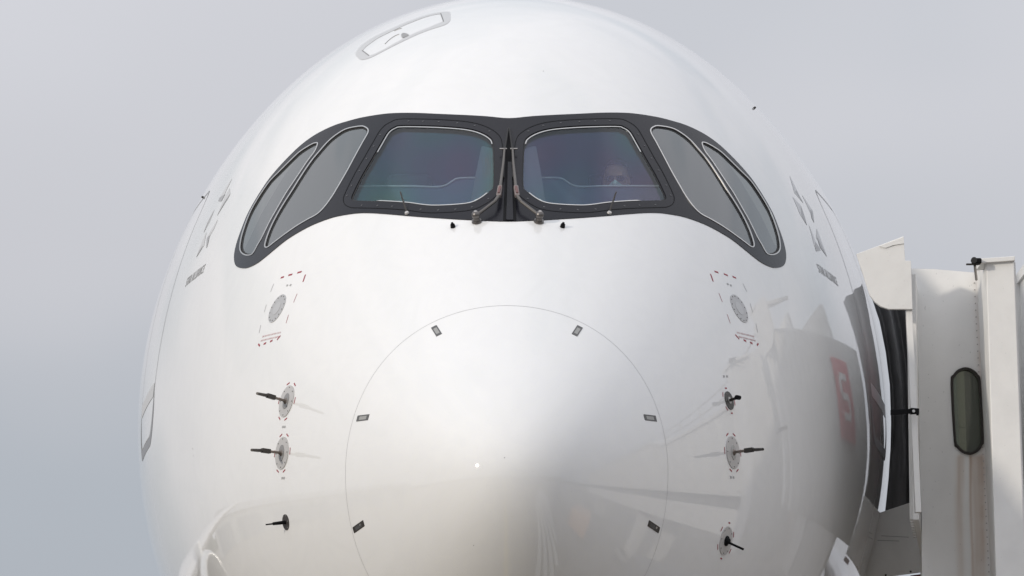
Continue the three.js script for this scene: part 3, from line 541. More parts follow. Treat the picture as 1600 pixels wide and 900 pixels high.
// ================= the pilot =================
const sstep = THREE.MathUtils.smoothstep;
function netSurface(field, lo, hi, cell) {                   // surface nets of field < 0
  const n = lo.map((v, k) => Math.ceil((hi[k] - v) / cell) + 1), id = (i, j, k) => (k * n[1] + j) * n[0] + i, f = new Float32Array(n[0] * n[1] * n[2]), v = new Int32Array(f.length).fill(-1), pos = [], idx = [];
  for (let k = 0; k < n[2]; k++) for (let j = 0; j < n[1]; j++) for (let i = 0; i < n[0]; i++) f[id(i, j, k)] = field(lo[0] + i * cell, lo[1] + j * cell, lo[2] + k * cell);
  const E = [[0, 1], [2, 3], [4, 5], [6, 7], [0, 2], [1, 3], [4, 6], [5, 7], [0, 4], [1, 5], [2, 6], [3, 7]];
  for (let k = 0; k < n[2] - 1; k++) for (let j = 0; j < n[1] - 1; j++) for (let i = 0; i < n[0] - 1; i++) {
    const c = [0, 1, 2, 3, 4, 5, 6, 7].map((q) => f[id(i + (q & 1), j + ((q >> 1) & 1), k + (q >> 2))]);
    let x = 0, y = 0, z = 0, m = 0;
    for (const [a, b] of E) if (c[a] < 0 !== c[b] < 0) { const t = c[a] / (c[a] - c[b]); x += (a & 1) + t * ((b & 1) - (a & 1)); y += ((a >> 1) & 1) + t * (((b >> 1) & 1) - ((a >> 1) & 1)); z += (a >> 2) + t * ((b >> 2) - (a >> 2)); m++; }
    if (!m) continue;
    v[id(i, j, k)] = pos.length / 3;
    pos.push(lo[0] + (i + x / m) * cell, lo[1] + (j + y / m) * cell, lo[2] + (k + z / m) * cell);
  }
  const quad = (a, b, c, d, flip) => { if (a < 0 || b < 0 || c < 0 || d < 0) return; if (flip) idx.push(a, c, b, a, d, c); else idx.push(a, b, c, a, c, d); };
  for (let k = 1; k < n[2] - 1; k++) for (let j = 1; j < n[1] - 1; j++) for (let i = 1; i < n[0] - 1; i++) {
    const a = f[id(i, j, k)] < 0;
    if (a !== f[id(i + 1, j, k)] < 0) quad(v[id(i, j - 1, k - 1)], v[id(i, j, k - 1)], v[id(i, j, k)], v[id(i, j - 1, k)], !a);
    if (a !== f[id(i, j + 1, k)] < 0) quad(v[id(i - 1, j, k - 1)], v[id(i - 1, j, k)], v[id(i, j, k)], v[id(i, j, k - 1)], !a);
    if (a !== f[id(i, j, k + 1)] < 0) quad(v[id(i - 1, j - 1, k)], v[id(i, j - 1, k)], v[id(i, j, k)], v[id(i - 1, j, k)], !a);
  }
  const g = new THREE.BufferGeometry();
  g.setAttribute('position', new THREE.Float32BufferAttribute(pos, 3)); g.setIndex(idx); g.computeVertexNormals();
  g.setAttribute('uv', new THREE.Float32BufferAttribute(new Float32Array((pos.length / 3) * 2), 2));
  return g;
}
const smin = (a, b, k) => { const h = Math.max(k - Math.abs(a - b), 0) / k; return Math.min(a, b) - h * h * k * 0.25; };
function capsule(a, b, r0, r1) { const d = b.map((v, k) => v - a[k]), l = d[0] ** 2 + d[1] ** 2 + d[2] ** 2; return (x, y, z) => { const t = Math.max(0, Math.min(1, ((x - a[0]) * d[0] + (y - a[1]) * d[1] + (z - a[2]) * d[2]) / l)); return Math.hypot(x - a[0] - d[0] * t, y - a[1] - d[1] * t, z - a[2] - d[2] * t) - (r0 + (r1 - r0) * t); }; }
const ellipsoid = (c, r) => (x, y, z) => { const X = (x - c[0]) / r[0], Y = (y - c[1]) / r[1], Z = (z - c[2]) / r[2], q = Math.hypot(X, Y, Z); return (q - 1) * Math.min(...r) * (q > 1 ? 1 : 1); };
const blend = (list, k) => (x, y, z) => list.reduce((d, f) => smin(d, f(x, y, z), k), 9);
{
  const person = thing('person', 'pilot with sunglasses and pale green face mask behind the cockpit window', 'person');
  person.position.set(0.692, 5.165, -3.27); person.rotation.y = -0.10;
  const both = (f) => [f(-1), f(1)];
  const torso = [capsule([0, 0.57, -0.08], [0, 0.78, -0.07], 0.125, 0.125), capsule([-0.07, 0.90, -0.06], [0.07, 0.90, -0.06], 0.115, 0.115), ...both((s) => capsule([s * 0.03, 0.98, -0.06], [s * 0.165, 1.005, -0.06], 0.07, 0.056))];
  const arms = both((s) => blend([capsule([s * 0.185, 1.0, -0.06], [s * 0.255, 0.755, 0.0], 0.052, 0.041), capsule([s * 0.255, 0.755, 0.0], [s * 0.14, 0.70, 0.25], 0.041, 0.028)], 0.02));
  const legs = both((s) => blend([capsule([s * 0.09, 0.57, -0.06], [s * 0.13, 0.59, 0.36], 0.085, 0.058), capsule([s * 0.13, 0.59, 0.36], [s * 0.13, 0.14, 0.42], 0.057, 0.036), capsule([s * 0.13, 0.06, 0.40], [s * 0.14, 0.035, 0.60], 0.038, 0.026), capsule([s * 0.13, 0.14, 0.42], [s * 0.13, 0.06, 0.40], 0.036, 0.038)], 0.025));
  const neck = capsule([0, 1.03, -0.055], [0, 1.17, -0.015], 0.056, 0.054);
  const headField = blend([ellipsoid([0, 1.315, -0.012], [0.077, 0.092, 0.097]), ellipsoid([0, 1.24, 0.028], [0.062, 0.082, 0.068]), capsule([0, 1.265, 0.088], [0, 1.233, 0.106], 0.009, 0.0135), capsule([-0.02, 1.195, 0.075], [0.02, 1.195, 0.075], 0.018, 0.018), capsule([0, 1.165, 0.06], [0, 1.168, 0.068], 0.022, 0.018), capsule([-0.035, 1.30, 0.074], [0.035, 1.30, 0.074], 0.012, 0.012), ...both((s) => ellipsoid([s * 0.079, 1.262, -0.005], [0.010, 0.031, 0.019]))], 0.022);
  const hand = (s) => {
    const w = [s * 0.14, 0.70, 0.25], P = (x, y, z) => [w[0] - s * x, w[1] + y, w[2] + z], out = [capsule(w, P(0.005, -0.005, 0.035), 0.026, 0.030), capsule(P(-0.024, -0.006, 0.07), P(0.028, -0.006, 0.072), 0.016, 0.016)];
    [[-0.030, 0.058], [-0.011, 0.068], [0.009, 0.072], [0.029, 0.064]].forEach(([x, L]) => out.push(blend([capsule(P(x, -0.006, 0.08), P(x, -0.012, 0.08 + L * 0.5), 0.0095, 0.009), capsule(P(x, -0.012, 0.08 + L * 0.5), P(x * 0.95, -0.034, 0.08 + L * 0.95), 0.009, 0.0075)], 0.006)));
    out.push(blend([capsule(P(0.03, -0.008, 0.035), P(0.056, -0.016, 0.062), 0.013, 0.0105), capsule(P(0.056, -0.016, 0.062), P(0.060, -0.028, 0.088), 0.0105, 0.008)], 0.008));
    return (x, y, z) => out.reduce((d, f) => smin(d, f(x, y, z), 0.008), 9);
  };
  const skinMat = std([0.46, 0.28, 0.20], 0.55), body = join([
    netSurface(blend([...torso, ...arms, ...legs, neck], 0.03), [-0.36, 0, -0.26], [0.36, 1.16, 0.66], 0.016),
    netSurface((x, y, z) => smin(headField(x, y, z), neck(x, y, z), 0.02), [-0.1, 1.10, -0.125], [0.1, 1.425, 0.135], 0.0045),
    ...both((s) => netSurface(hand(s), [Math.min(s * 0.14, s * 0.04) - 0.06, 0.63, 0.22], [Math.max(s * 0.14, s * 0.04) + 0.06, 0.75, 0.42], 0.004)),
  ]);
  mesh('body', body, skinMat, person);
  const jacket = blend([...torso, ...arms], 0.03), legsField = blend([...legs, capsule([-0.05, 0.56, -0.08], [0.05, 0.56, -0.08], 0.115, 0.115)], 0.03);
  mesh('jacket', netSurface((x, y, z) => Math.max(jacket(x, y, z) - 0.012, y - 1.075, Math.hypot(x, z + 0.05) < 0.07 && y > 1.02 ? 0.01 : -1, z - 0.235), [-0.38, 0.5, -0.28], [0.38, 1.12, 0.3], 0.015), std([0.018, 0.02, 0.03], 0.85), person);
  mesh('trousers', netSurface((x, y, z) => Math.max(legsField(x, y, z) - 0.012, 0.11 - y, y - 0.66), [-0.26, 0.06, -0.26], [0.26, 0.72, 0.5], 0.016), std([0.015, 0.016, 0.022], 0.85), person);
  mesh('shoes', netSurface((x, y, z) => Math.max(Math.min(...both((s) => capsule([s * 0.13, 0.055, 0.40], [s * 0.14, 0.04, 0.61], 0.046, 0.036)(x, y, z))), 0.005 - y, y - 0.1), [-0.22, 0, 0.3], [0.22, 0.12, 0.68], 0.012), M.black, person);
  // sheets on the head, found along rays from its axis
  const ray = (o, d, off) => { let t = 0.02; for (let i = 0; i < 60; i++) { const q = headField(o[0] + d[0] * t, o[1] + d[1] * t, o[2] + d[2] * t); if (q > -1e-4) break; t += Math.max(0.0008, -q * 0.8); } return o.map((v, k) => v + d[k] * (t + off)); };
  const cap = (nu, nv, fn) => { const pos = [], idx = []; for (let j = 0; j <= nv; j++) for (let i = 0; i <= nu; i++) pos.push(...fn(i / nu, j / nv)); for (let j = 0; j < nv; j++) for (let i = 0; i < nu; i++) { const a = j * (nu + 1) + i; idx.push(a, a + 1, a + nu + 2, a, a + nu + 2, a + nu + 1); } const g = new THREE.BufferGeometry(); g.setAttribute('position', new THREE.Float32BufferAttribute(pos, 3)); g.setIndex(idx); g.computeVertexNormals(); return g; };
  mesh('hair', cap(48, 24, (u, v) => { const a = u * Math.PI * 2, front = Math.cos(a), low = front > 0.45 ? 0.35 + 0.25 * (front - 0.45) : -0.12 - 0.35 * (0.45 - front) * 0.6, e = Math.asin(Math.min(1, Math.max(-0.55, low))) * (1 - v) + (Math.PI / 2) * v; return ray([0, 1.315, -0.015], [Math.sin(a) * Math.cos(e), Math.sin(e), Math.cos(a) * Math.cos(e)], 0.009 + 0.006 * noise(a * 6, e * 9, 3)); }), std([0.02, 0.015, 0.012], 0.7), person);
  const cloth = std([0.55, 0.80, 0.74], 0.8), side = 1.15, mask = mesh('face_mask', cap(28, 10, (u, v) => { const a = (u * 2 - 1) * side, k = Math.abs(u * 2 - 1), y = (1.163 + 0.02 * k * k) * (1 - v) + (1.262 - 0.034 * Math.min(1, k * 2.2) + 0.008 * k) * v; return ray([0, y, 0.01], [Math.sin(a), 0, Math.cos(a)], 0.006 + 0.002 * Math.sin(v * 19) * (1 - k)); }), cloth, person);
  for (const s of [-1, 1]) mesh('ear_loop', tube([ray([0, 1.232, 0.01], [s * Math.sin(side), 0, Math.cos(side)], 0.006), [s * 0.079, 1.246, 0.01], [s * 0.088, 1.262, -0.022]], 0.0022), cloth, mask);
  const lensMat = std([0.008, 0.008, 0.009], 0.18), frameMat = std([0.02, 0.02, 0.02], 0.35), glasses = mesh('sunglasses', join([bar([-0.014, 1.285, 0.113], [0.014, 1.285, 0.113], 0.0022), ...both((s) => bar([s * 0.061, 1.286, 0.085], [s * 0.083, 1.277, -0.01], 0.0026, 0.002))]), frameMat, person);
  for (const s of [-1, 1]) mesh('lens', cap(14, 10, (u, v) => { const r = Math.sqrt(v), a = u * 6.2832, x = s * 0.034 + Math.cos(a) * r * 0.028, y = 1.276 + Math.sin(a) * r * (Math.sin(a) < 0 ? 0.024 : 0.015); return [x, y, 0.111 - 6 * x * x - 0.0012 * r]; }), lensMat, glasses);
}

// ================= the boarding bridge =================
const Z = -3.75;
const bridgeTone = data(512, 512, (u, v) => { const n = wrapNoise(u, v, 3, 3, 71, 6), g = hash(Math.floor(u * 512), Math.floor(v * 512), 8); const k = 0.965 + 0.05 * (n - 0.5) - (g > 0.9992 ? 0.10 : 0); return [k, k * 0.997, k * 0.99]; }, true);
bridgeTone.repeat.set(0.5, 0.5);
const bridgeBump = heights(256, 256, (u, v) => wrapNoise(u, v, 4, 4, 77, 3)); bridgeBump.repeat.set(0.7, 0.7);
const bridgeWhite = std([0.79, 0.79, 0.785], 0.5, { map: bridgeTone, bumpMap: bridgeBump, bumpScale: 0.0015 });
const bridge = thing('boarding_bridge', 'white passenger boarding bridge with dark folded canopy docked beside the airliner', 'boarding bridge');
const P2 = (name, pts, z0, z1, mat, parent = bridge, bevel = 0.003) => mesh(name, plate(pts, z0, z1, bevel), mat, parent);
const slab = (name, a, b, h0, h1, w, mat, parent = bridge) => { // an upright board from a to b in plan (x, z), between two heights
  const d = Math.hypot(b[0] - a[0], b[1] - a[1]), g = box(d, h1 - h0, w, d / 2, (h0 + h1) / 2, 0, 0.004); g.rotateY(-Math.atan2(b[1] - a[1], b[0] - a[0])); g.translate(a[0], 0, a[1]);
  return mesh(name, g, mat, parent);
};

// hood with its bent top edge
const hood = P2('canopy_hood', [[2.276, 6.034], [2.43, 6.091], [2.586, 6.151], [2.595, 5.989], [2.633, 5.987], [2.639, 5.666], [2.482, 5.667], [2.431, 5.684], [2.394, 5.713], [2.361, 5.758], [2.319, 5.896]], Z - 0.04, Z, bridgeWhite);
P2('folded_edge', [[2.425, 6.084], [2.586, 6.143], [2.588, 6.101], [2.518, 6.09], [2.463, 6.071]], Z, Z + 0.008, bridgeWhite, hood, 0.001);
{ const [a, b] = [[2.304, 6.036], [2.586, 6.142]]; mesh('hood_roof', beam([a[0] + 0.04, a[1] - 0.03, Z - 0.29], [b[0], b[1] - 0.03, Z - 0.29], 0.5, 0.03), bridgeWhite, hood); }
{ // bellows: heavy dark fabric hanging in broad folds, its free edge cut to the round of the fuselage
  const fabricMat = phys([0.10, 0.10, 0.103], 0.55, { bumpMap: bridgeBump, bumpScale: 0.005, side: THREE.DoubleSide }), left = [[2.612, 6.387], [2.66, 6.244], [2.706, 6.1], [2.752, 5.861], [2.78, 5.623], [2.788, 5.337], [2.783, 5.147], [2.766, 4.934], [2.737, 4.684]], right = [[3.005, 6.387], [3.001, 4.754]], nu = 90, nv = 90, pos = [], uv = [], idx = [];
  for (let j = 0; j <= nv; j++) for (let i = 0; i <= nu; i++) {
    const u = i / nu, v = j / nv, q = Math.min(left.length - 1.0001, v * (left.length - 1)), k = Math.floor(q), L = [0, 1].map((m) => left[k][m] + (left[k + 1][m] - left[k][m]) * (q - k)), R = [0, 1].map((m) => right[0][m] + (right[1][m] - right[0][m]) * v);
    const w = u * 2.3 + 0.15 + 0.7 * (noise(u * 1.6 + 3, v * 2.1, 4) - 0.5), deep = 0.05 + 0.05 * Math.cos(w * 6.283) + 0.06 * (noise(u * 4, v * 4.0, 9) - 0.5) + 0.014 * (noise(u * 12, v * 14, 2) - 0.5);
    pos.push(L[0] + (R[0] - L[0]) * u, L[1] + (R[1] - L[1]) * u, -7.41 + deep); uv.push(L[0] + (R[0] - L[0]) * u, L[1] + (R[1] - L[1]) * u);
  }
  for (let j = 0; j < nv; j++) for (let i = 0; i < nu; i++) { const a = j * (nu + 1) + i; idx.push(a, a + nu + 1, a + nu + 2, a, a + nu + 2, a + 1); }
  const g = new THREE.BufferGeometry(); g.setAttribute('position', new THREE.Float32BufferAttribute(pos, 3)); g.setAttribute('uv', new THREE.Float32BufferAttribute(uv, 2)); g.setIndex(idx); g.computeVertexNormals();
  mesh('bellows', g, fabricMat, bridge);
}
P2('edge_post', [[2.601, 5.667], [2.639, 5.666], [2.681, 4.335], [2.642, 4.335]], -3.86, -3.78, bridgeWhite);
{
  const strap = group('strap', bridge);
  P2('webbing', [[2.481, 4.996], [2.617, 5.004], [2.617, 4.972], [2.481, 4.962]], -3.712, -3.7, M.black, strap, 0.001);
  P2('buckle', [[2.611, 5.008], [2.667, 5.004], [2.667, 4.97], [2.61, 4.966]], -3.715, -3.685, M.black, strap, 0.003);
  const b = [2.63, 4.986]; mesh('bolt', bar([...b, -3.69], [...b, -3.676], 0.011, 0.009, 14), M.silver, strap);
  P2('strap_end', [[2.649, 4.973], [2.666, 4.975], [2.663, 4.959], [2.647, 4.959]], -3.7, -3.686, M.black, strap, 0.001);
}
const lower = P2('lower_panel', [[2.573, 4.627], [2.731, 4.679], [2.96, 4.754], [2.997, 4.754], [3.016, 4.232], [2.793, 4.202], [2.379, 4.134]], -7.34, -7.3, bridgeWhite);
for (const p of [[2.979, 4.702], [2.987, 4.481], [2.996, 4.259], [2.91, 4.232], [2.727, 4.206]]) mesh('screw', bar([...p, -7.3], [...p, -7.294], 0.008, 0.0065, 10), M.darkMetal, lower);
for (const [a, b] of [[[2.698, 4.495], [2.899, 4.484]], [[2.669, 4.462], [2.829, 4.456]]]) mesh('scratch', beam([a[0], a[1], -7.2994], [b[0], b[1], -7.2994], 0.0016, 0.0045), M.seamPale, lower);
P2('sill_trim', [[2.908, 4.202], [3.002, 4.214], [3.001, 4.169], [2.907, 4.16]], -7.34, -7.28, std([0.12, 0.02, 0.025], 0.5));

// cab wall with the oval window, rust runs below it
const WZ = -4.7;
{
  const wallPts = [[2.72, 6.081], [2.874, 6.076], [3.177, 6.05], [3.269, 3.734], [2.758, 3.734], [2.764, 4.423]], hole = [[2.982, 5.291], [2.997, 5.343], [3.028, 5.378], [3.073, 5.393], [3.119, 5.378], [3.151, 5.343], [3.165, 5.29], [3.178, 4.934], [3.169, 4.882], [3.145, 4.843], [3.095, 4.819], [3.045, 4.834], [3.011, 4.869], [2.996, 4.916]];
  const shape = new THREE.Shape(wallPts.map((p) => new THREE.Vector2(...p))); shape.holes.push(new THREE.Path(smoothClosed(hole, 3).map((p) => new THREE.Vector2(...p))));
  const g = new THREE.ExtrudeGeometry(shape, { depth: 0.06, bevelEnabled: false }); g.translate(0, 0, WZ - 0.06);
  const [wx, wy] = [3.088, 4.821], [ex] = [3.174, 5.029];
  const stains = data(512, 1024, (u, v) => {
    const x = wx - 0.55 + u * 0.9, y = wy - 1.3 + v * 3.0, below = wy - y, base = 0.955 + 0.05 * (fbm(u * 7, v * 16, 3, 5) - 0.5), run = (c, w, seedK, len) => Math.exp(-(((x - c - 0.006 * Math.sin(y * 5 + seedK) - 0.01 * (fbm(y * 4, seedK, 1, 3) - 0.5)) / w) ** 2)) * Math.max(0, Math.min(1, below / 0.03)) * (0.55 + 0.45 * fbm(y * 3 + seedK, x * 60, seedK, 4)) * Math.max(0, 1 - below / len);
    const r = run(wx + 0.010, 0.009, 1, 2.2) * 0.34 + run(wx - 0.065, 0.026, 2, 1.6) * 0.24 + run(wx + 0.065, 0.038, 4, 1.8) * 0.26 + run(wx + 0.03, 0.017, 6, 1.5) * 0.15;
    const speck = fbm(u * 60, v * 140, 9, 3) > 0.84 ? 0.12 : 0, halo = Math.exp(-Math.abs(x - ex) / 0.02) * 0.16 * fbm(v * 40, u * 6, 2, 4);
    const k = base - speck - halo * 0.6;
    return [k - r * 0.55, k - r * 0.78 - halo * 0.3, k - r * 0.95 - halo * 0.5];
  }, true);
  stains.wrapS = stains.wrapT = THREE.ClampToEdgeWrapping; stains.repeat.set(1 / 0.9, 1 / 3.0); stains.offset.set(-(wx - 0.55) / 0.9, -(wy - 1.3) / 3.0);
  mesh('cab_wall', g, std([0.85, 0.845, 0.83], 0.55, { map: stains }), bridge);
  const win = group('oval_window', bridge), o = smoothClosed(hole, 3), cx = [3.08, 5.108];
  const scaled = (k) => o.map(([x, y]) => [cx[0] + (x - cx[0]) * (1 + k / 0.095), cx[1] + (y - cx[1]) * (1 + k / 0.29)]);
  const ring = new THREE.Shape(scaled(0.008).map((p) => new THREE.Vector2(...p))); ring.holes.push(new THREE.Path(scaled(-0.006).map((p) => new THREE.Vector2(...p))));
  const rg = new THREE.ExtrudeGeometry(ring, { depth: 0.05, bevelEnabled: true, bevelThickness: 0.005, bevelSize: 0.003, bevelSegments: 2 }); rg.translate(0, 0, WZ - 0.035);
  mesh('rubber_frame', rg, std([0.022, 0.017, 0.014], 0.7), win);
  P2('pane', scaled(-0.004), WZ - 0.025, WZ - 0.02, phys([0.50, 0.53, 0.45], 0.04, { transmission: 0.9, thickness: 0, ior: 1.5 }), win, 0);
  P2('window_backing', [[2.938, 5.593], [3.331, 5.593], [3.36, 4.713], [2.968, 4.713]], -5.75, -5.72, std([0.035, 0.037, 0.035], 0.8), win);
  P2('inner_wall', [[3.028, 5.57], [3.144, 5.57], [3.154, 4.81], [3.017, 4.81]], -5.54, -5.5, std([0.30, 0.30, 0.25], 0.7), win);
  mesh('cable', tube([[...[3.063, 5.061], -5.2], [...[3.115, 5.052], -5.2], [...[3.138, 5.083], -5.2]], 0.004), M.seam, win);
}
P2('cab_rear', [[2.921, 6.261], [3.835, 6.26], [3.877, 3.659], [2.885, 3.66]], -6.3, -6.2, bridgeWhite);
{ // side of the cab that faces the airliner, with a red sign
  slab('cab_side', [2.66, -3.95], [3.0, -7.2], 4.3, 5.93, 0.04, bridgeWhite);
  const sx = (z) => 2.66 + (-3.95 - z) * 0.1046;
  for (let i = 0; i < 8; i++) { const z = -4.15 - i * 0.19; slab('side_rib', [sx(z) - 0.03, z], [sx(z) - 0.025, z - 0.06], 4.32, 5.9, 0.03, bridgeWhite); }
  const sign = group('red_sign', bridge), white = std([0.8, 0.8, 0.8], 0.5);
  slab('panel', [sx(-5.85) - 0.035, -5.85], [sx(-6.4) - 0.035, -6.4], 5.08, 5.74, 0.02, std([0.62, 0.03, 0.055], 0.4), sign);
  for (const [z0, z1, y0, y1] of [[-5.98, -6.22, 5.56, 5.62], [-5.94, -6.0, 5.44, 5.58], [-5.98, -6.22, 5.40, 5.46], [-6.2, -6.26, 5.28, 5.42], [-5.98, -6.22, 5.24, 5.30]]) slab('white_mark', [sx(z0) - 0.049, z0], [sx(z1) - 0.049, z1], y0, y1, 0.006, white, sign);
}
{ // corner pier standing forward of the wall: front sheet, slanting return, cap
  const PZ = -3.65, [a] = [[3.095, 4.74]], [b] = [[3.157, 4.85]];
  P2('front_panel', [[3.115, 5.965], [3.297, 5.977], [3.342, 3.659], [3.148, 3.659]], PZ - 0.06, PZ, bridgeWhite, bridge, 0.005);
  P2('fascia', [[3.079, 5.983], [3.301, 5.998], [3.3, 5.968], [3.112, 5.954], [3.079, 5.952]], -3.95, -3.62, bridgeWhite, bridge, 0.004);
  const L0 = [[3.118, 5.964], [3.153, 3.663]], L1 = [[3.156, 6.068], [3.226, 3.731]], R0 = [[3.292, 5.972], [3.336, 3.663]];
  const side = (name, P, Q, p, q, dx) => { const g = new THREE.BufferGeometry(), v = [[...P, -3.705], [...Q, -3.705], [...p, -4.67], [...q, -4.67]].flatMap(([x, y, z]) => [[x, y, z], [x + dx, y, z]]); const f = [[0, 4, 6, 2], [1, 3, 7, 5], [0, 1, 5, 4], [2, 6, 7, 3], [0, 2, 3, 1], [4, 5, 7, 6]], pp = []; for (const [i, j, k, l] of f) for (const m of [i, j, k, i, k, l]) pp.push(...v[m]); g.setAttribute('position', new THREE.Float32BufferAttribute(pp, 3)); g.setAttribute('uv', new THREE.Float32BufferAttribute(pp.filter((_, i) => i % 3).slice(0, (pp.length / 3) * 2), 2)); g.computeVertexNormals(); mesh(name, g, bridgeWhite, bridge); };
  side('pier_return', L0[0], L0[1], L1[0], L1[1], 0.03);
  side('pier_back', R0[0], R0[1], [R0[0][0] - 0.05, R0[0][1]], [R0[1][0] - 0.05, R0[1][1]], 0.02);
  const [p, q] = [[3.155, 5.981], [3.226, 3.879]], rg = new THREE.CylinderGeometry(0.0045, 0.0045, 0.006, 8); rg.rotateX(Math.PI / 2);
  for (let i = 0; i < 46; i++) { const t = i / 45, r = mesh('rivet', rg, M.steel, bridge); r.position.set(p[0] + (q[0] - p[0]) * t - 0.012, p[1] + (q[1] - p[1]) * t, WZ + 0.002); }
  const lamp = group('floodlight', bridge), c = [3.035, 5.959];
  mesh('lamp_body', box(0.06, 0.036, 0.08, c[0] + 0.012, c[1], -3.6, 0.01), M.black, lamp); mesh('bracket', box(0.085, 0.011, 0.02, c[0] - 0.012, c[1] - 0.016, -3.62, 0.003), M.darkMetal, lamp); mesh('lens', cyl(0.02, 0.02, 0.03, 14).rotateX(Math.PI / 2).translate(c[0] - 0.008, c[1] + 0.003, -3.57), M.rubber, lamp); mesh('stem', bar([c[0] + 0.004, c[1] - 0.02, -3.64], [c[0] + 0.03, c[1] - 0.09, -3.80], 0.009), M.steel, lamp);
}
{ // tunnel to the right: ribbed side, roof with a guard rail, on legs
  const tunnelMat = std([0.78, 0.78, 0.77], 0.5, { map: bridgeTone }), zf = -5.3, top = (x) => 6.2 + Math.max(0, Math.min(1, (x - 7.5) / 0.6)) * 0.35;
  P2('tunnel', [[3.62, 4.5], [26, 4.5], [26, 6.55], [8.1, 6.55], [7.5, 6.2], [3.62, 6.2]], zf - 2.6, zf, tunnelMat);
  P2('roof_edge', [[3.60, 6.2], [7.5, 6.2], [8.1, 6.55], [26, 6.55], [26, 6.65], [8.06, 6.65], [7.46, 6.3], [3.60, 6.27]], zf - 2.7, zf + 0.06, bridgeWhite);
  const rib = box(0.05, 1, 0.05, 0, 0, 0, 0.006);
  for (let x = 4.4; x < 25; x += 0.42) { const r = mesh('wall_rib', rib, tunnelMat, bridge); r.scale.y = top(x) - 4.62; r.position.set(x, (top(x) + 4.55) / 2, zf + 0.02); }
  P2('tunnel_beam', [[4.1, 3.7], [26, 2.9], [26, 4.02], [4.1, 4.25]], zf - 2.4, zf - 0.05, bridgeWhite);
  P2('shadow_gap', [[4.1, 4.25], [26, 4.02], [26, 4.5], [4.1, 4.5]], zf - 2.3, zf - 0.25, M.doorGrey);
  for (const h of [0.2, 0.42]) mesh('guard_rail', bar([4.0, 6.27 + h, zf], [7.4, 6.27 + h, zf], 0.018), M.plateMetal, bridge);
  for (let x = 4.05; x < 7.5; x += 0.66) mesh('rail_post', bar([x, 6.22, zf], [x, 6.70, zf], 0.018), M.plateMetal, bridge);
  for (const x of [9.6, 20]) { const leg = group('support_leg', bridge); mesh('column', join([box(0.4, 3.2, 0.4, x, 1.9, zf - 0.7), box(0.4, 3.2, 0.4, x, 1.9, zf - 1.9)]), bridgeWhite, leg); for (const dz of [-0.4, -2.2]) { const t = cyl(0.5, 0.5, 0.35, 28); t.rotateX(Math.PI / 2); t.translate(x, 0.5, zf + dz); mesh('wheel', t, M.rubber, leg); } mesh('axle', box(1.2, 0.35, 2.2, x, 0.62, zf - 1.3, 0.03), M.plateMetal, leg); }
}

// ================= the apron and what the paint mirrors =================
{
  const slabs = data(1024, 1024, (u, v) => {
    const N = 4, fu = Math.abs(((u * N) % 1) - 0.5), fv = Math.abs(((v * N) % 1) - 0.5), joint = fu > 0.4955 || fv > 0.4955 ? 0.3 : 0, tone = 0.12 * (hash(Math.floor(u * N), Math.floor(v * N), 2) - 0.5);
    const n = wrapNoise(u, v, 4, 4, 51, 6), k = 0.82 + 0.3 * (n - 0.5) + tone - joint;
    return [k, k * 0.965, k * 0.92];
  }, true);
  slabs.repeat.set(1 / 26, 1 / 26);
  const g = new THREE.PlaneGeometry(2400, 2400); g.rotateX(-Math.PI / 2);
  for (let i = 0; i < g.attributes.uv.count; i++) g.attributes.uv.setXY(i, g.attributes.position.getX(i), g.attributes.position.getZ(i));
  structure('apron', g, std([0.25, 0.242, 0.23], 0.9, { map: slabs }), 'pale concrete apron in slabs under the airliner');
  const line = new THREE.PlaneGeometry(0.25, 90); line.rotateX(-Math.PI / 2); line.translate(0, 0.004, 32);
  const bars = []; for (let i = 0; i < 13; i++) { const q = new THREE.PlaneGeometry(0.3, 13); q.rotateX(-Math.PI / 2); q.rotateY(0.75); q.translate(3.4 + i * 1.5, 0.004, 1.0 + i * 0.9); bars.push(q.toNonIndexed()); }
  structure('apron_hatching', mergeGeometries(bars), std([0.72, 0.71, 0.69], 0.8), 'pale hatched lines painted on the apron before the boarding bridge');
  structure('painted_guide_line', line, std([0.55, 0.40, 0.04], 0.7), 'yellow guide line painted on the apron ahead of the nose');
}
{ // long low hangar beyond the left wing side
  const h = thing('hangar', 'long pale hangar with grey doors mirrored in the lower left flank', 'hangar'); h.position.set(-120, 0, -100); h.rotation.y = 0.95;
  mesh('wall', box(110, 9, 30, 0, 4.5, 0, 0.05), std([0.55, 0.55, 0.53], 0.7), h); mesh('roof', plate([[-15.6, 9], [15.6, 9], [0, 12]], -55.5, 55.5).rotateY(Math.PI / 2), std([0.30, 0.30, 0.31], 0.7), h);
  for (let i = 0; i < 5; i++) mesh('door', box(16, 7, 0.3, -44 + i * 22, 3.5, 15.12, 0.03), std([0.25, 0.27, 0.30], 0.6), h);
}
{ // terminal behind and to the right of the camera
  const t = thing('terminal', 'long grey terminal with a dark window band mirrored in the nose', 'terminal'); t.position.set(95, 0, 70); t.rotation.y = -1.25;
  mesh('wall', box(120, 7, 24, 0, 3.5, 0, 0.05), std([0.40, 0.40, 0.40], 0.7), t); mesh('roof', box(124, 0.7, 28, 0, 7.36, 0, 0.05), std([0.25, 0.25, 0.26], 0.7), t);
  const pane = box(3.4, 2.2, 0.1, 0, 0, 0, 0.01), glass = std([0.03, 0.035, 0.04], 0.1);
  for (let i = 0; i < 30; i++) { const w = mesh('window', pane, glass, t); w.position.set(-58 + i * 4, 4.4, 12.06); }
}
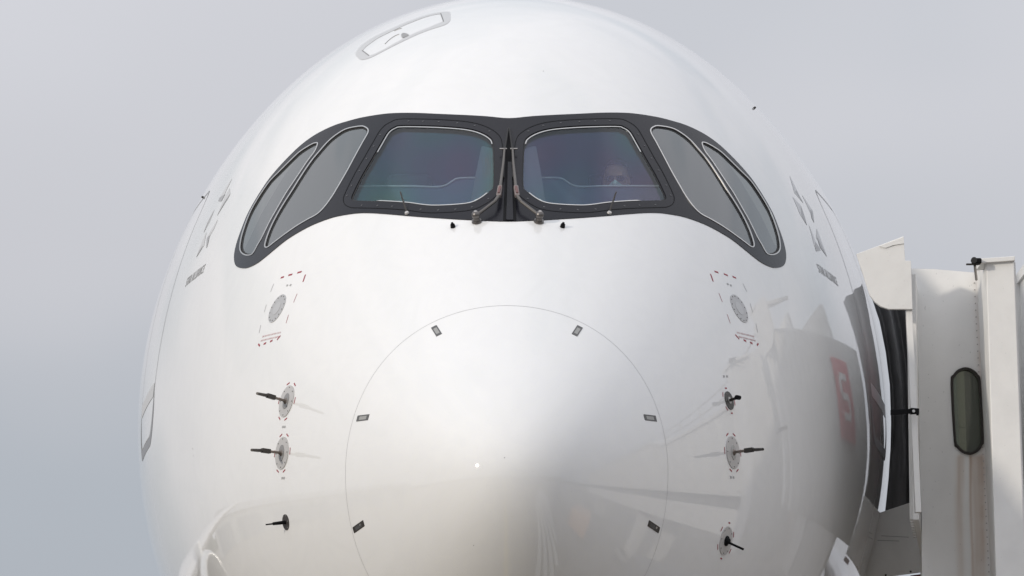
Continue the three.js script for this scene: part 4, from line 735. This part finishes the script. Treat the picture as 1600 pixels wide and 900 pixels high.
{ // far-off wood round the airfield
  const blob = new THREE.IcosahedronGeometry(1, 2), q = blob.attributes.position;
  for (let i = 0; i < q.count; i++) { const k = 0.75 + 0.5 * noise(q.getX(i) * 2 + 7, q.getY(i) * 2 + 7, q.getZ(i) * 2 + 7); q.setXYZ(i, q.getX(i) * k, q.getY(i) * k, q.getZ(i) * k); }
  blob.computeVertexNormals();
  const n = 900, wood = new THREE.InstancedMesh(blob, std([0.055, 0.065, 0.045], 0.95), n), m = new THREE.Matrix4();
  for (let i = 0; i < n; i++) { const a = (i / n) * 6.2832 + rnd() * 0.01, r = 560 + rnd() * 70, s = 5 + rnd() * 4; m.compose(new THREE.Vector3(Math.sin(a) * r, s * 0.6, Math.cos(a) * r), new THREE.Quaternion().setFromEuler(new THREE.Euler(0, rnd() * 6, 0)), new THREE.Vector3(s, s * 1.1, s)); wood.setMatrixAt(i, m); }
  wood.name = 'distant_woods'; wood.userData = { label: 'dark far-off wood along the edge of the airfield', category: 'woods', kind: 'stuff' }; scene.add(wood);
}
function van(x, z, turn, color, label) { // service van: body with a sloping front, windows, lamps, four wheels
  const v = thing('service_van', label, 'van'); v.position.set(x, 0, z); v.rotation.y = turn;
  const body = plate([[-2.4, 0.35], [2.35, 0.35], [2.45, 0.95], [2.3, 1.15], [1.45, 1.3], [0.95, 2.05], [-2.3, 2.1], [-2.42, 1.9]], -0.95, 0.95, 0.06);
  mesh('body', body, phys(color, 0.3), v);
  const dark = std([0.02, 0.022, 0.025], 0.08);
  for (const s of [-1, 1]) { mesh('window', plate([[0.2, 1.3], [1.3, 1.3], [0.88, 1.92], [0.2, 1.92]], s * 0.952 - 0.004, s * 0.952 + 0.004), dark, v); mesh('headlight', box(0.06, 0.16, 0.34, 2.42, 0.92, s * 0.65, 0.02), M.silver, v); for (const q of [-1.55, 1.5]) { const w = cyl(0.34, 0.34, 0.22, 24); w.rotateX(Math.PI / 2); w.translate(q, 0.34, s * 0.84); mesh('wheel', w, M.rubber, v); } }
  mesh('windscreen', beam([1.44, 1.33, 0], [1.0, 2.0, 0], 1.6, 0.02, [0.8, 0.6, 0]), dark, v);
}
van(-9.5, -20, 0.4, [0.75, 0.75, 0.74], 'white service van parked left behind the nose, mirrored in the lower flank');
van(10.5, -2.0, 0.25, [0.62, 0.30, 0.10], 'orange service van parked under the boarding bridge tunnel');
van(6.6, -7.0, 1.2, [0.10, 0.11, 0.13], 'dark service van parked beneath the boarding bridge cab');

camera.far = 3000; camera.updateProjectionMatrix();
renderer.render(scene, camera);
